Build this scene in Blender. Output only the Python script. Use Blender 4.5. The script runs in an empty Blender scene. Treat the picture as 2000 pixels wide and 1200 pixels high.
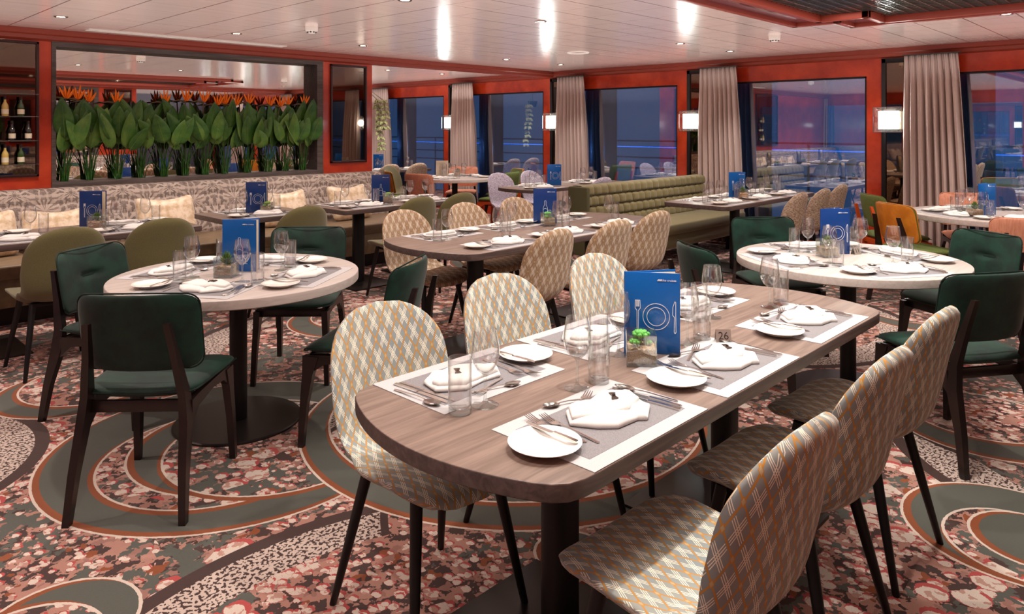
import bpy, bmesh, math, random
from mathutils import Vector, Matrix
random.seed(7)
PI = math.pi
SC = bpy.context.scene
COL = SC.collection

# ------------------------------------------------------------------ camera
H = 2.367          # ceiling height
YAW = math.radians(44)
cam_d = bpy.data.cameras.new('camera'); cam = bpy.data.objects.new('camera', cam_d); COL.objects.link(cam)
cam_d.sensor_width = 36; cam_d.lens = 36 * 1412 / 2000
cam_d.shift_y = -(600 - 248) / 2000
cam_d.clip_start = 0.02
cam.location = (0, 0, 1.5)
cam.rotation_euler = (PI / 2, 0, YAW - PI / 2)
SC.camera = cam

# ------------------------------------------------------------------ world, exposure
w = bpy.data.worlds.new('dusk'); SC.world = w; w.use_nodes = True
w.node_tree.nodes['Background'].inputs['Color'].default_value = (0.055, 0.115, 0.24, 1)
w.node_tree.nodes['Background'].inputs['Strength'].default_value = 1.25
SC.view_settings.view_transform = 'Standard'
SC.view_settings.look = 'None'
SC.view_settings.exposure = 0.2
SC.view_settings.gamma = 1.0
SC.view_settings.use_curve_mapping = False
SC.cycles.use_denoising = True
SC.cycles.caustics_reflective = False
SC.cycles.caustics_refractive = False
SC.cycles.max_bounces = 12
SC.cycles.diffuse_bounces = 5
SC.cycles.glossy_bounces = 6
SC.cycles.transparent_max_bounces = 40
SC.cycles.sample_clamp_indirect = 6.0

# ceiling lights (x, y, kind): spots on the ceiling grid
SPOTS = []
for yy in (1.12, 3.95, 6.48, 9.0):
    for xx in (0.3, 1.62, 3.04, 4.43, 6.6, 7.68):
        if yy > 7 and xx < 5.4: continue
        SPOTS.append((xx, yy))
SPOTS += [(6.62, -1.5), (7.68, -1.5), (6.62, 11.3), (7.68, 11.3), (-1.1, 1.12), (-1.1, 3.95), (-1.1, 6.48)]
SPOT_W = 61.0
COFFER_FILL_W = 95.0

def area_light(name, loc, size, sy, power, color, rot=(0, 0, 0)):
    d = bpy.data.lights.new(name, 'AREA'); d.shape = 'RECTANGLE'; d.size = size; d.size_y = sy
    d.energy = power; d.color = color
    o = bpy.data.objects.new(name, d); COL.objects.link(o); o.location = loc; o.rotation_euler = rot
    return o
# added upward-facing fill lights without lamp bodies, to brighten the ceiling
def ceiling_fill(loc, sx, sy, power):
    l = area_light('ceiling_fill', loc, sx, sy, power, (1.0, 0.95, 0.92), (PI, 0, 0)); l.visible_glossy = False
ceiling_fill((3.0, 3.5, 1.97), 10.4, 7.4, 245.0)
ceiling_fill((6.95, 10.3, 1.97), 3.0, 5.4, 62.0)
ceiling_fill((6.95, -2.6, 1.97), 3.0, 4.0, 48.0)
area_light('coffer_fill', (3.4, 1.35, 2.336), 4.2, 1.3, COFFER_FILL_W, (1.0, 0.91, 0.82)).visible_glossy = False  # added soft downward fill at the grille, no visible lamp

# ------------------------------------------------------------------ node maths helper
class X:
    def __init__(s, t, v): s.t, s.v = t, v
    def _op(s, op, *a, clamp=False):
        n = s.t.nodes.new('ShaderNodeMath'); n.operation = op; n.use_clamp = clamp
        for i, q in enumerate((s,) + a):
            if isinstance(q, X):
                if isinstance(q.v, (int, float)): n.inputs[i].default_value = q.v
                else: s.t.links.new(q.v, n.inputs[i])
            else: n.inputs[i].default_value = q
        return X(s.t, n.outputs[0])
    def __add__(s, o): return s._op('ADD', o)
    __radd__ = __add__
    def __sub__(s, o): return s._op('SUBTRACT', o)
    def __rsub__(s, o): return X(s.t, float(o))._op('SUBTRACT', s)
    def __mul__(s, o): return s._op('MULTIPLY', o)
    __rmul__ = __mul__
    def __truediv__(s, o): return s._op('DIVIDE', o)
    def lt(s, o): return s._op('LESS_THAN', o)
    def gt(s, o): return s._op('GREATER_THAN', o)
    def abs(s): return s._op('ABSOLUTE')
    def fr(s): return s._op('FRACT')
    def sqrt(s): return s._op('SQRT')
    def max(s, o): return s._op('MAXIMUM', o)
    def min(s, o): return s._op('MINIMUM', o)
    def sin(s): return s._op('SINE')
    def atan2(s, o): return s._op('ARCTAN2', o)

def new_mat(name):
    m = bpy.data.materials.new(name); m.use_nodes = True
    return m, m.node_tree, m.node_tree.nodes['Principled BSDF']
def L(c):
    """sRGB 0..255 to linear"""
    r = []
    for v in c[:3]:
        v = v / 255
        r.append(v / 12.92 if v <= 0.04045 else ((v + 0.055) / 1.055) ** 2.4)
    return (r[0], r[1], r[2], 1)
def setp(b, **k):
    for a, v in k.items():
        b.inputs[a.replace('_', ' ')].default_value = v
def coords(t, kind='Object'):
    n = t.nodes.new('ShaderNodeTexCoord'); return n.outputs[kind]
def sep(t, v):
    n = t.nodes.new('ShaderNodeSeparateXYZ'); t.links.new(v, n.inputs[0])
    return [X(t, n.outputs[i]) for i in range(3)]
def comb(t, x, y, z=0.0):
    n = t.nodes.new('ShaderNodeCombineXYZ')
    for i, q in enumerate((x, y, z)):
        if isinstance(q, X): t.links.new(q.v, n.inputs[i])
        else: n.inputs[i].default_value = q
    return n.outputs[0]
def noise(t, vec, scale, detail=2, rough=0.5, dist=0.0):
    n = t.nodes.new('ShaderNodeTexNoise'); n.inputs['Scale'].default_value = scale
    n.inputs['Detail'].default_value = detail; n.inputs['Roughness'].default_value = rough
    n.inputs['Distortion'].default_value = dist
    if vec is not None: t.links.new(vec, n.inputs['Vector'])
    return X(t, n.outputs['Fac'])
def mixc(t, fac, a, b):
    n = t.nodes.new('ShaderNodeMix'); n.data_type = 'RGBA'
    if isinstance(fac, X): t.links.new(fac.v, n.inputs[0])
    else: n.inputs[0].default_value = fac
    for i, q in ((6, a), (7, b)):
        if isinstance(q, tuple): n.inputs[i].default_value = q
        else: t.links.new(q, n.inputs[i])
    return n.outputs[2]
def bump(t, b, h, strength=0.3, dist=0.01):
    n = t.nodes.new('ShaderNodeBump'); n.inputs['Strength'].default_value = strength; n.inputs['Distance'].default_value = dist
    t.links.new(h.v, n.inputs['Height']); t.links.new(n.outputs[0], b.inputs['Normal'])
def smooth(x, lo, hi):
    n = x.t.nodes.new('ShaderNodeMapRange'); n.interpolation_type = 'SMOOTHSTEP'
    x.t.links.new(x.v, n.inputs[0]); n.inputs[1].default_value = lo; n.inputs[2].default_value = hi
    return X(x.t, n.outputs[0])
def scaled(t, v, sx, sy, sz):
    n = t.nodes.new('ShaderNodeMapping'); n.inputs['Scale'].default_value = (sx, sy, sz); t.links.new(v, n.inputs['Vector'])
    return n.outputs[0]

MATS = {}
def simple(name, rgb, rough=0.5, metal=0.0, **k):
    m, t, b = new_mat(name); setp(b, Base_Color=L(rgb), Roughness=rough, Metallic=metal, **k); MATS[name] = m; return m
def mottled(name, c1, c2, scale=5, rough=0.5, stretch=(1, 1, 1), bumps=0.0, bscale=200, detail=4, lo=0.35, hi=0.65, **k):
    m, t, b = new_mat(name); setp(b, Roughness=rough, **k)
    v = scaled(t, coords(t), *stretch)
    f = smooth(noise(t, v, scale, detail, 0.6), lo, hi)
    t.links.new(mixc(t, f, L(c1), L(c2)), b.inputs['Base Color'])
    if bumps: bump(t, b, noise(t, coords(t), bscale, 2), bumps, 0.002)
    MATS[name] = m; return m
def wood(name, c1, c2, rough=0.4, along=0, **k):
    s = [3.0, 45.0, 45.0] if along == 0 else ([45.0, 3.0, 45.0] if along == 1 else [45.0, 45.0, 3.0])
    m, t, b = new_mat(name); setp(b, Roughness=rough, **k)
    v = scaled(t, coords(t), *s)
    f = smooth(noise(t, v, 1.0, 5, 0.6, 0.6), 0.3, 0.7)
    t.links.new(mixc(t, f, L(c1), L(c2)), b.inputs['Base Color'])
    bump(t, b, f, 0.08, 0.001)
    MATS[name] = m; return m

wood('table_wood', (136, 116, 105), (108, 90, 82), 0.38)
wood('table_edge', (92, 76, 72), (66, 54, 52), 0.42)
wood('pale_wood', (188, 176, 170), (172, 160, 154), 0.4)
wood('planter_wood', (92, 80, 76), (64, 54, 52), 0.55)
mottled('olive_fabric', (99, 92, 54), (86, 79, 46), 300, 0.9, bumps=0.2, bscale=900, Sheen_Weight=0.3)
mottled('velvet', (11, 48, 37), (5, 30, 24), 9, 0.75, bumps=0.1, bscale=500, Sheen_Weight=0.15, Sheen_Roughness=0.4)
simple('velvet_seam', (8, 30, 25), 0.8)
mottled('dark_leg', (34, 22, 20), (24, 15, 14), 8, 0.33)
simple('black_metal', (20, 18, 19), 0.42, 0.3)
simple('base_steel', (58, 52, 50), 0.38, 0.75)
mottled('bench_leather', (128, 106, 82), (112, 92, 70), 12, 0.45, bumps=0.1, bscale=300)
simple('plinth_black', (24, 17, 17), 0.6)
mottled('booth_fabric', (122, 112, 74), (106, 96, 60), 300, 0.8, bumps=0.2, bscale=700, Sheen_Weight=0.2)
mottled('booth_dark', (78, 76, 48), (66, 64, 40), 300, 0.8)
mottled('red_gloss', (196, 66, 32), (150, 38, 20), 3.0, 0.22, Coat_Weight=0.5, Coat_Roughness=0.06, lo=0.25, hi=0.75)
simple('cornice_red', (132, 52, 38), 0.34)
simple('coffer_plum', (112, 66, 70), 0.08, 0.3)
simple('grille_back', (70, 66, 66), 0.6)
simple('black_frame', (22, 20, 22), 0.3)
simple('wine_frame', (46, 18, 20), 0.3)
simple('porcelain', (236, 232, 226), 0.12, 0.0, Coat_Weight=0.3)
mottled('linen', (224, 221, 218), (217, 214, 211), 500, 0.85, bumps=0.25, bscale=900)
simple('steel', (222, 216, 210), 0.24, 1.0)
simple('bow_steel', (92, 80, 74), 0.3, 0.8)
simple('menu_blue', (0, 92, 172), 0.32, Coat_Weight=0.3)
simple('menu_navy', (10, 56, 122), 0.32, Coat_Weight=0.3)
simple('menu_paper', (232, 220, 196), 0.7)
simple('menu_print', (236, 240, 246), 0.5)
simple('ink_dark', (40, 36, 36), 0.5)
simple('number_plate', (176, 166, 156), 0.35, 0.6)
simple('white_plastic', (214, 204, 196), 0.4)
simple('chrome_trim', (220, 214, 208), 0.15, 1.0)
simple('curtain_track', (60, 48, 44), 0.5)
mottled('curtain_cloth', (208, 188, 181), (198, 178, 171), 400, 0.85, bumps=0.15, bscale=800)
mottled('gravel', (206, 178, 142), (134, 100, 74), 260, 0.85, bumps=1.0, bscale=260, lo=0.3, hi=0.7)
mottled('pebbles', (222, 178, 140), (170, 116, 86), 120, 0.7, bumps=1.0, bscale=120)
mottled('succulent_green', (120, 196, 96), (70, 150, 60), 60, 0.35)
mottled('succulent_lime', (150, 190, 40), (90, 140, 24), 60, 0.35)
mottled('succulent_dark', (96, 130, 56), (60, 96, 40), 60, 0.4)
mottled('leaf_green', (72, 112, 42), (38, 82, 32), 7, 0.42)
mottled('leaf_light', (104, 138, 60), (68, 112, 44), 7, 0.42)
simple('leaf_vein', (124, 148, 84), 0.5)
mottled('stem_green', (48, 98, 30), (30, 70, 22), 20, 0.45)
simple('flower_orange', (255, 128, 20), 0.45)
simple('bract', (96, 74, 50), 0.5)
mottled('ivy_leaf', (90, 110, 54), (196, 196, 140), 60, 0.45)
mottled('cushion_velvet', (196, 166, 128), (232, 212, 188), 16, 0.42, bumps=0.8, bscale=40, lo=0.35, hi=0.62, Sheen_Weight=0.5)
mottled('ochre_leather', (214, 134, 40), (196, 116, 30), 12, 0.4)
mottled('salmon_fabric', (212, 146, 118), (196, 128, 102), 90, 0.75, (1, 1, 0.1))
mottled('green_stripe', (112, 124, 62), (70, 88, 44), 60, 0.8, (8, 8, 0.6))
simple('orange_wood', (206, 84, 34), 0.4)
mottled('beige_weave', (196, 172, 150), (128, 108, 92), 45, 0.85, (1, 1, 4), lo=0.4, hi=0.6)
mottled('lavender_weave', (196, 186, 198), (142, 132, 150), 45, 0.85, (1, 1, 4), lo=0.4, hi=0.6)
simple('wine_glass_green', (36, 66, 20), 0.08, Coat_Weight=0.6)
simple('wine_glass_gold', (200, 172, 92), 0.08, Coat_Weight=0.6)
simple('wine_glass_dark', (14, 20, 14), 0.08, Coat_Weight=0.6)
simple('bottle_label', (226, 216, 190), 0.6)
simple('bottle_cap', (40, 26, 22), 0.4)
simple('dark_deck', (30, 34, 44), 0.7)
simple('steel_paint', (150, 160, 180), 0.4)
simple('mirror_glass', (242, 238, 234), 0.01, 1.0)
simple('bronze_mirror', (140, 118, 100), 0.02, 1.0)
simple('smoke_mirror', (128, 112, 102), 0.02, 1.0)
simple('partition_grey', (96, 98, 112), 0.4)
simple('wall_plain', (120, 40, 26), 0.4)
mottled('mat_border', (188, 185, 186), (168, 165, 167), 700, 0.8, (1, 1, 1), 0.3, 700)
mottled('mat_centre', (138, 134, 137), (112, 108, 112), 700, 0.8, (1, 1, 1), 0.4, 700)

def emis(name, rgb, strength):
    m, t, b = new_mat(name); setp(b, Base_Color=(0, 0, 0, 1), Roughness=0.5, Emission_Color=L(rgb), Emission_Strength=strength)
    MATS[name] = m; return m
emis('lamp_warm', (255, 232, 205), 30.0)
emis('shade_white', (240, 255, 246), 5.0)
emis('led_blue', (40, 120, 255), 3.2)

def glassy(name, tint, refl=1.0, rough=0.01, edge=(0.62, 0.66, 0.66), ior=1.45, base=0.0):
    """thin clear glass: transparent straight through, mirror-like towards its edges (Fresnel)"""
    m = bpy.data.materials.new(name); m.use_nodes = True; t = m.node_tree; t.nodes.clear()
    out = t.nodes.new('ShaderNodeOutputMaterial'); mx = t.nodes.new('ShaderNodeMixShader')
    tr = t.nodes.new('ShaderNodeBsdfTransparent'); gl = t.nodes.new('ShaderNodeBsdfGlossy')
    gl.inputs['Roughness'].default_value = rough; gl.inputs['Color'].default_value = (1, 1, 1, 1)
    lw = t.nodes.new('ShaderNodeLayerWeight'); lw.inputs['Blend'].default_value = 0.5
    g = X(t, lw.outputs['Facing']); f = g * g * g
    t.links.new(mixc(t, f, (*tint, 1), (*edge, 1)), tr.inputs['Color'])
    k = f * g * refl + base
    t.links.new(k.min(1.0).v, mx.inputs[0]); t.links.new(tr.outputs[0], mx.inputs[1]); t.links.new(gl.outputs[0], mx.inputs[2])
    t.links.new(mx.outputs[0], out.inputs[0]); MATS[name] = m
glassy('clear_glass', (0.99, 0.99, 0.99), 1.0, edge=(0.45, 0.48, 0.48), base=0.10)
glassy('thick_glass', (0.95, 0.975, 0.97), 1.1, edge=(0.46, 0.56, 0.57), base=0.13)
glassy('window_glass', (0.72, 0.78, 0.86), 0.6, rough=0.004, edge=(0.7, 0.75, 0.8), base=0.42)

# ceiling: glossy brushed metal planks
def ceiling_mat():
    m, t, b = new_mat('ceiling_panels'); setp(b, Roughness=0.19, Metallic=0.0, Coat_Weight=0.6, Coat_Roughness=0.2)
    o = coords(t); x, y, z = sep(t, o)
    px, py = 0.385, 0.352
    fx = ((x - 1.455 + 20 * px) / px).fr(); fy = ((y - 1.42 + 40 * py) / py).fr()
    jx = (fx - 0.5).abs().gt(0.4875); jy = (fy - 0.5).abs().gt(0.4865)
    # joints run across the strips next to each wall
    zone = smooth(x - y * 0.9, -0.6, 0.6)
    ja = jx * (1 - zone) * 0.9 + jy * zone * 0.9
    jb = jx * zone * 0.28 + jy * (1 - zone) * 0.22
    j = ja.max(jb)
    st = noise(t, scaled(t, o, 1.2, 26, 1), 1.0, 3, 0.6)
    base = mixc(t, st, L((218, 194, 185)), L((203, 178, 170)))
    t.links.new(mixc(t, j, base, L((84, 58, 54))), b.inputs['Base Color'])
    bm_ = noise(t, scaled(t, o, 0.8, 7, 1), 1.0, 2, 0.5)
    bump(t, b, bm_ * 0.8 + st * 0.12, 0.14, 0.02)
    MATS['ceiling_panels'] = m
ceiling_mat()

# diamond lattice upholstery (uses UV in metres)
def lattice_mat(name, bg1, bg2, line, cream):
    m, t, b = new_mat(name); setp(b, Roughness=0.8, Sheen_Weight=0.15)
    u, v, _ = sep(t, coords(t, 'UV'))
    pu, pv = 0.060, 0.118
    a = (u / pu + v / pv + 50).fr(); c = (u / pu - v / pv + 50).fr()
    ea = 0.5 - (a - 0.5).abs(); ec = 0.5 - (c - 0.5).abs()          # 0 on lattice lines, 0.5 at diamond centres
    # cell sides are orange, their crossings little tan squares with an orange rim
    near = (ea + ec)
    sq = ea.max(ec)
    insq = sq.lt(0.10)
    la = ea.lt(0.037) * ec.gt(0.10); lc = ec.lt(0.037) * ea.gt(0.10)
    rim = insq * sq.gt(0.068)
    orange = (la + lc + rim).min(1.0)
    tan = insq * sq.lt(0.068)
    # triple cream stripes crossing at each diamond centre
    def tri(p, q):
        d = (p - 0.5).abs()
        s1 = d.lt(0.017); s2 = (d - 0.088).abs().lt(0.016)
        return (s1 + s2).min(1.0) * (q - 0.5).abs().lt(0.43)
    cr = (tri(a, c) + tri(c, a)).min(1.0) * insq.lt(0.5) * orange.lt(0.5)
    n1 = noise(t, coords(t, 'UV'), 5, 2)
    bg = mixc(t, smooth(n1, 0.35, 0.65), L(bg1), L(bg2))
    k = mixc(t, cr, bg, L(cream)); k = mixc(t, tan, k, L((184, 160, 118))); k = mixc(t, orange, k, L(line))
    t.links.new(k, b.inputs['Base Color'])
    w_ = noise(t, coords(t, 'UV'), 900, 1); bump(t, b, w_ + cr * 0.6, 0.2, 0.001)
    MATS[name] = m
lattice_mat('lattice_fabric', (146, 148, 142), (128, 138, 142), (186, 128, 44), (236, 226, 206))
lattice_mat('lattice_fabric_warm_lit', (160, 136, 112), (148, 122, 100), (150, 108, 66), (226, 208, 188))  # same fabric again, with warm light put into its colours

def damask():
    m, t, b = new_mat('damask'); setp(b, Roughness=0.75)
    x, y, z = sep(t, coords(t))
    p = 0.42
    mx_ = (((x / p).fr() - 0.5).abs()) * p           # mirrored repeat
    q = 0.5
    zz = z + 0.03
    vec = comb(t, mx_, 0.0, zz)
    row = ((zz / 0.30).fr() - 0.5) * 0.30
    wob = noise(t, vec, 18, 3, 0.6)
    def fan(cx, cz, n_, rad):
        dx = mx_ - cx; dz = row - cz; d = (dx * dx + dz * dz * 0.8).sqrt()
        return ((dz.atan2(dx) * n_ + wob * 7.0).sin().gt(0.15)) * d.lt(rad) * d.gt(0.012), d
    f1, d1 = fan(0.0, -0.10, 13, 0.15); f2_, d2 = fan(0.21, 0.06, 15, 0.12)
    ringl = ((d1 * 95 + wob * 6).sin().gt(0.55)) * d1.gt(0.145) + ((d2 * 110 + wob * 5).sin().gt(0.6)) * d2.gt(0.115)
    fine = noise(t, vec, 130, 2, 0.6).gt(0.56)
    f2 = (f1 + f2_ + ringl * 0.7 + fine * 0.35).min(1.0) * 0.85
    big = smooth(noise(t, vec, 7, 2), 0.42, 0.58)
    c = mixc(t, f2, mixc(t, big, L((104, 90, 84)), L((126, 110, 103))), L((184, 167, 156)))
    t.links.new(c, b.inputs['Base Color']); bump(t, b, f2, 0.25, 0.002)
    MATS['damask'] = m
damask()

def carpet():
    m, t, b = new_mat('patterned_carpet'); setp(b, Roughness=0.95, Sheen_Weight=0.1)
    o = coords(t); x0, y0, _ = sep(t, o)
    # pixelated edges of a woven carpet
    wob = noise(t, o, 42, 2, 0.7) - 0.5
    wob2 = noise(t, scaled(t, o, 1, 1, 1), 55, 1, 0.6) - 0.5
    x = x0 + wob * 0.020; y = y0 + wob2 * 0.020
    xy = comb(t, x, y, 0.0)
    big = noise(t, o, 1.7, 2, 0.5)
    n1 = noise(t, xy, 13, 3, 0.65); n2 = noise(t, comb(t, x + 7.3, y + 3.1), 11, 3, 0.65); n3 = noise(t, comb(t, x + 1.9, y + 9.4), 8, 2, 0.6)
    GREY, BROWN, PINK, ORA, CREAM, RED, DUST = (L(c) for c in ((92, 94, 86), (72, 48, 44), (192, 140, 124), (152, 78, 38), (238, 218, 204), (196, 78, 76), (168, 120, 108)))
    base = mixc(t, n1.gt(0.5), BROWN, PINK)
    base = mixc(t, (n2 + (big - 0.5) * 0.9).gt(0.545), base, GREY)
    base = mixc(t, n3.gt(0.635), base, ORA)
    base = mixc(t, noise(t, comb(t, x + 4.4, y + 5.5), 15, 2).gt(0.62), base, DUST)
    # cream petals with red crescents
    def petals(scale, ox, oy, rad, off, lo, seed):
        nonlocal base
        mask = noise(t, comb(t, x0 + seed, y0 - seed), 1.3, 1).gt(lo)
        def vor(dx, dy):
            v = t.nodes.new('ShaderNodeTexVoronoi'); v.voronoi_dimensions = '2D'; v.inputs['Scale'].default_value = scale
            v.inputs['Randomness'].default_value = 0.85
            t.links.new(comb(t, (x + dx + ox), (y + dy + oy)), v.inputs['Vector']); return v
        v1 = vor(0, 0); v2 = vor(off, off * 0.35)
        cr = t.nodes.new('ShaderNodeSeparateColor'); t.links.new(v1.outputs['Color'], cr.inputs[0])
        keep = X(t, cr.outputs[0]).gt(0.3); sz = X(t, cr.outputs[1]) * 0.16 + rad
        d1 = X(t, v1.outputs['Distance']); d2 = X(t, v2.outputs['Distance'])
        red = d1.lt(sz + 0.02) * keep * mask
        cream = (d1 + (X(t, cr.outputs[2]) * 0.0)).lt(sz) * d2.lt(sz + 0.02) * keep * mask
        base = mixc(t, red, base, RED); base = mixc(t, cream, base, CREAM)
        mid = cream * noise(t, comb(t, x + 2.0, y + 2.0), 30, 2).gt(0.56)
        base = mixc(t, mid, base, L((206, 158, 142)))
    petals(13, 0.0, 0.0, 0.22, 0.012, 0.53, 3.0)
    petals(7.0, 3.3, 1.7, 0.25, 0.022, 0.50, 11.0)
    petals(22, 1.3, 5.7, 0.24, 0.008, 0.52, 21.0)
    # fine speckle bands
    sp = noise(t, comb(t, x0 * 1.0, y0 * 1.0), 75, 1, 0.5).gt(0.47)
    spc = mixc(t, sp, BROWN, L((226, 204, 192)))
    def ring(cx, cy, r0, r1, cut=None):
        nonlocal base
        dx = x0 - cx; dy = y0 - cy; d = (dx * dx + dy * dy).sqrt()
        msk = d.gt(r0) * d.lt(r1)
        if cut:
            ex = x0 - cut[0]; ey = y0 - cut[1]; msk = msk * (ex * ex + ey * ey).sqrt().gt(cut[2])
        base = mixc(t, msk, base, BROWN)
        m2 = d.gt(r0) * d.lt(r1 - 0.06)
        if cut: m2 = m2 * (ex * ex + ey * ey).sqrt().gt(cut[2] + 0.03)
        base = mixc(t, m2, base, spc)
    ring(1.2, 1.2, 1.05, 1.28, (2.6, 1.6, 1.15))
    ring(0.2, 4.2, 0.55, 0.78, None)
    ring(2.9, 4.2, 0.95, 1.25, (3.4, 4.4, 1.1))
    ring(4.3, 0.2, 0.75, 1.05, (4.6, 0.6, 0.8))
    ring(5.4, 2.6, 0.9, 1.2, (5.8, 2.9, 0.95))
    ring(2.3, 3.05, 0.28, 0.5, (2.1, 2.8, 0.34))
    # swirls: nested discs, cream outline with an orange inner edge
    wx = x0 + wob * 0.006; wy = y0 + wob2 * 0.006
    camo = base
    def disc(cx, cy, r, fill, ow=0.035, odir=2.6):
        nonlocal base
        dx = wx - cx; dy = wy - cy; d = (dx * dx + dy * dy).sqrt()
        ang = dy.atan2(dx)
        k = (ang - odir + PI / 2).sin() * 0.5 + 0.5
        inside = d.lt(r)
        if fill != 'camo':
            base = mixc(t, inside, base, fill if isinstance(fill, tuple) else camo)
            base = mixc(t, inside * (d + k * ow).gt(r), base, ORA)
        else:
            base = mixc(t, inside, base, camo)
            base = mixc(t, d.gt(r) * (d - k * ow).lt(r), base, ORA)
        base = mixc(t, (d - r).abs().lt(0.0055), base, CREAM)
    for cx, cy, r, f, od in (
        (1.56, 3.35, 0.81, GREY, 3.6), (1.47, 3.28, 0.51, 'camo', 3.9), (1.61, 3.30, 0.52, GREY, 2.6), (1.70, 3.18, 0.50, 'camo', 4.2),
        (3.22, 0.52, 0.37, GREY, 2.4), (3.14, 0.48, 0.25, 'camo', 4.0), (3.20, 0.46, 0.20, GREY, 2.2),
        (2.72, 2.60, 1.08, GREY, 3.8), (2.78, 2.66, 0.96, 'camo', 4.2),
        (1.98, 1.62, 0.13, GREY, 2.6), (1.86, 1.44, 0.06, GREY, 2.6),
        (1.25, 4.65, 0.42, GREY, 3.0), (1.36, 4.72, 0.38, 'camo', 3.9), (0.62, 2.5, 0.22, GREY, 2.6), (0.5, 2.44, 0.22, 'camo', 2.6),
        (3.75, 2.3, 0.4, GREY, 3.0), (3.88, 2.26, 0.32, 'camo', 4.1), (4.3, 0.8, 0.45, GREY, 3.2), (4.4, 0.86, 0.34, 'camo', 4.0),
        (5.2, 3.2, 0.55, GREY, 3.2), (5.32, 3.3, 0.42, 'camo', 4.0), (3.2, 4.8, 0.5, GREY, 3.1), (3.3, 4.86, 0.38, 'camo', 4.1),
        (6.4, 1.6, 0.5, GREY, 3.2), (6.5, 1.7, 0.38, 'camo', 4.0), (5.8, 5.6, 0.7, GREY, 3.2), (5.9, 5.7, 0.5, 'camo', 4.0)):
        disc(cx, cy, r, f, 0.035, od)
    pile = noise(t, o, 420, 2)
    dark = mixc(t, pile * 0.55, base, (0.02, 0.015, 0.014, 1))
    t.links.new(dark, b.inputs['Base Color']); bump(t, b, pile, 0.5, 0.004)
    MATS['patterned_carpet'] = m
carpet()

# ------------------------------------------------------------------ mesh helpers
def V(*a): return Vector(a)
def finish(name, bm, mat, parent=None, sharp=35, smooth_=True):
    me = bpy.data.meshes.new(name)
    bmesh.ops.recalc_face_normals(bm, faces=bm.faces)
    if smooth_:
        for f in bm.faces: f.smooth = True
    bm.to_mesh(me); bm.free()
    if smooth_ and sharp: me.set_sharp_from_angle(angle=math.radians(sharp))
    if mat: me.materials.append(MATS[mat])
    o = bpy.data.objects.new(name, me); COL.objects.link(o)
    if parent: o.parent = parent
    return o
def tag(o, label=None, cat=None, group=None, kind=None):
    if label: o['label'] = label
    if cat: o['category'] = cat
    if group: o['group'] = group
    if kind: o['kind'] = kind
    return o
def thing(name, label, cat, loc=(0, 0, 0), rz=0.0, group=None):
    o = bpy.data.objects.new(name, None); COL.objects.link(o); o.empty_display_size = 0.1
    o.location = loc; o.rotation_euler = (0, 0, rz); return tag(o, label, cat, group)
KIDS = {}
def kids(o):
    return list(o.children)
def copy_tree(o, loc=None, rz=None, label=None, group=None, parent=None):
    c = o.copy(); COL.objects.link(c)
    if parent is not None: c.parent = parent
    if loc is not None: c.location = loc
    if rz is not None: c.rotation_euler = (0, 0, rz)
    if label: c['label'] = label
    if group: c['group'] = group
    for ch in kids(o): copy_tree(ch, parent=c)
    return c
class Proto:
    """the first call moves the original, later calls copy it"""
    def __init__(s, o): s.o = o; s.used = False
    def put(s, loc, rz, label, group=None):
        if not s.used:
            s.used = True; o = s.o; o.location = loc; o.rotation_euler = (0, 0, rz); o['label'] = label
            if group: o['group'] = group
            return o
        return copy_tree(s.o, loc, rz, label, group)
    def drop(s):
        if not s.used:
            for c in kids(s.o):
                for d in kids(c): bpy.data.objects.remove(d)
                bpy.data.objects.remove(c)
            bpy.data.objects.remove(s.o)

def box(bm, x0, x1, y0, y1, z0, z1, bev=0.0, seg=2):
    vs = [bm.verts.new((x, y, z)) for x in (x0, x1) for y in (y0, y1) for z in (z0, z1)]
    idx = ((0, 1, 3, 2), (4, 6, 7, 5), (0, 4, 5, 1), (2, 3, 7, 6), (0, 2, 6, 4), (1, 5, 7, 3))
    fs = [bm.faces.new([vs[i] for i in q]) for q in idx]
    if bev > 0:
        es = list({e for f in fs for e in f.edges})
        bmesh.ops.bevel(bm, geom=es, offset=bev, segments=seg, affect='EDGES', profile=0.5)
def boxobj(name, x0, x1, y0, y1, z0, z1, mat, parent=None, bev=0.0, kind=None):
    bm = bmesh.new(); box(bm, min(x0, x1), max(x0, x1), min(y0, y1), max(y0, y1), z0, z1, bev)
    o = finish(name, bm, mat, parent)
    if kind: o['kind'] = kind
    return o
def loft(bm, rings, cap=True, closed=True):
    rs = [[bm.verts.new(p) for p in r] for r in rings]
    n = len(rs[0])
    for a, b in zip(rs, rs[1:]):
        for i in range(n if closed else n - 1):
            j = (i + 1) % n
            bm.faces.new((a[i], a[j], b[j], b[i]))
    if cap and closed:
        bm.faces.new(rs[0][::-1]); bm.faces.new(rs[-1])
    return rs
def circ(cx, cy, z, r, n=20, ry=None):
    ry = ry or r
    return [(cx + r * math.cos(2 * PI * i / n), cy + ry * math.sin(2 * PI * i / n), z) for i in range(n)]
def rect(cx, cy, z, hx, hy):
    return [(cx - hx, cy - hy, z), (cx + hx, cy - hy, z), (cx + hx, cy + hy, z), (cx - hx, cy + hy, z)]
def lathe(bm, prof, n=28):
    """prof: list of (r, z); r = 0 closes to a pole"""
    prev = None
    for r, z in prof:
        ring = [bm.verts.new((0, 0, z))] if r < 1e-6 else [bm.verts.new(p) for p in circ(0, 0, z, r, n)]
        if prev is not None:
            if len(prev) == 1 and len(ring) > 1:
                for i in range(n): bm.faces.new((prev[0], ring[i], ring[(i + 1) % n]))
            elif len(ring) == 1 and len(prev) > 1:
                for i in range(n): bm.faces.new((prev[i], ring[0], prev[(i + 1) % n]))
            elif len(ring) > 1:
                for i in range(n): bm.faces.new((prev[i], prev[(i + 1) % n], ring[(i + 1) % n], ring[i]))
        prev = ring
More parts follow.
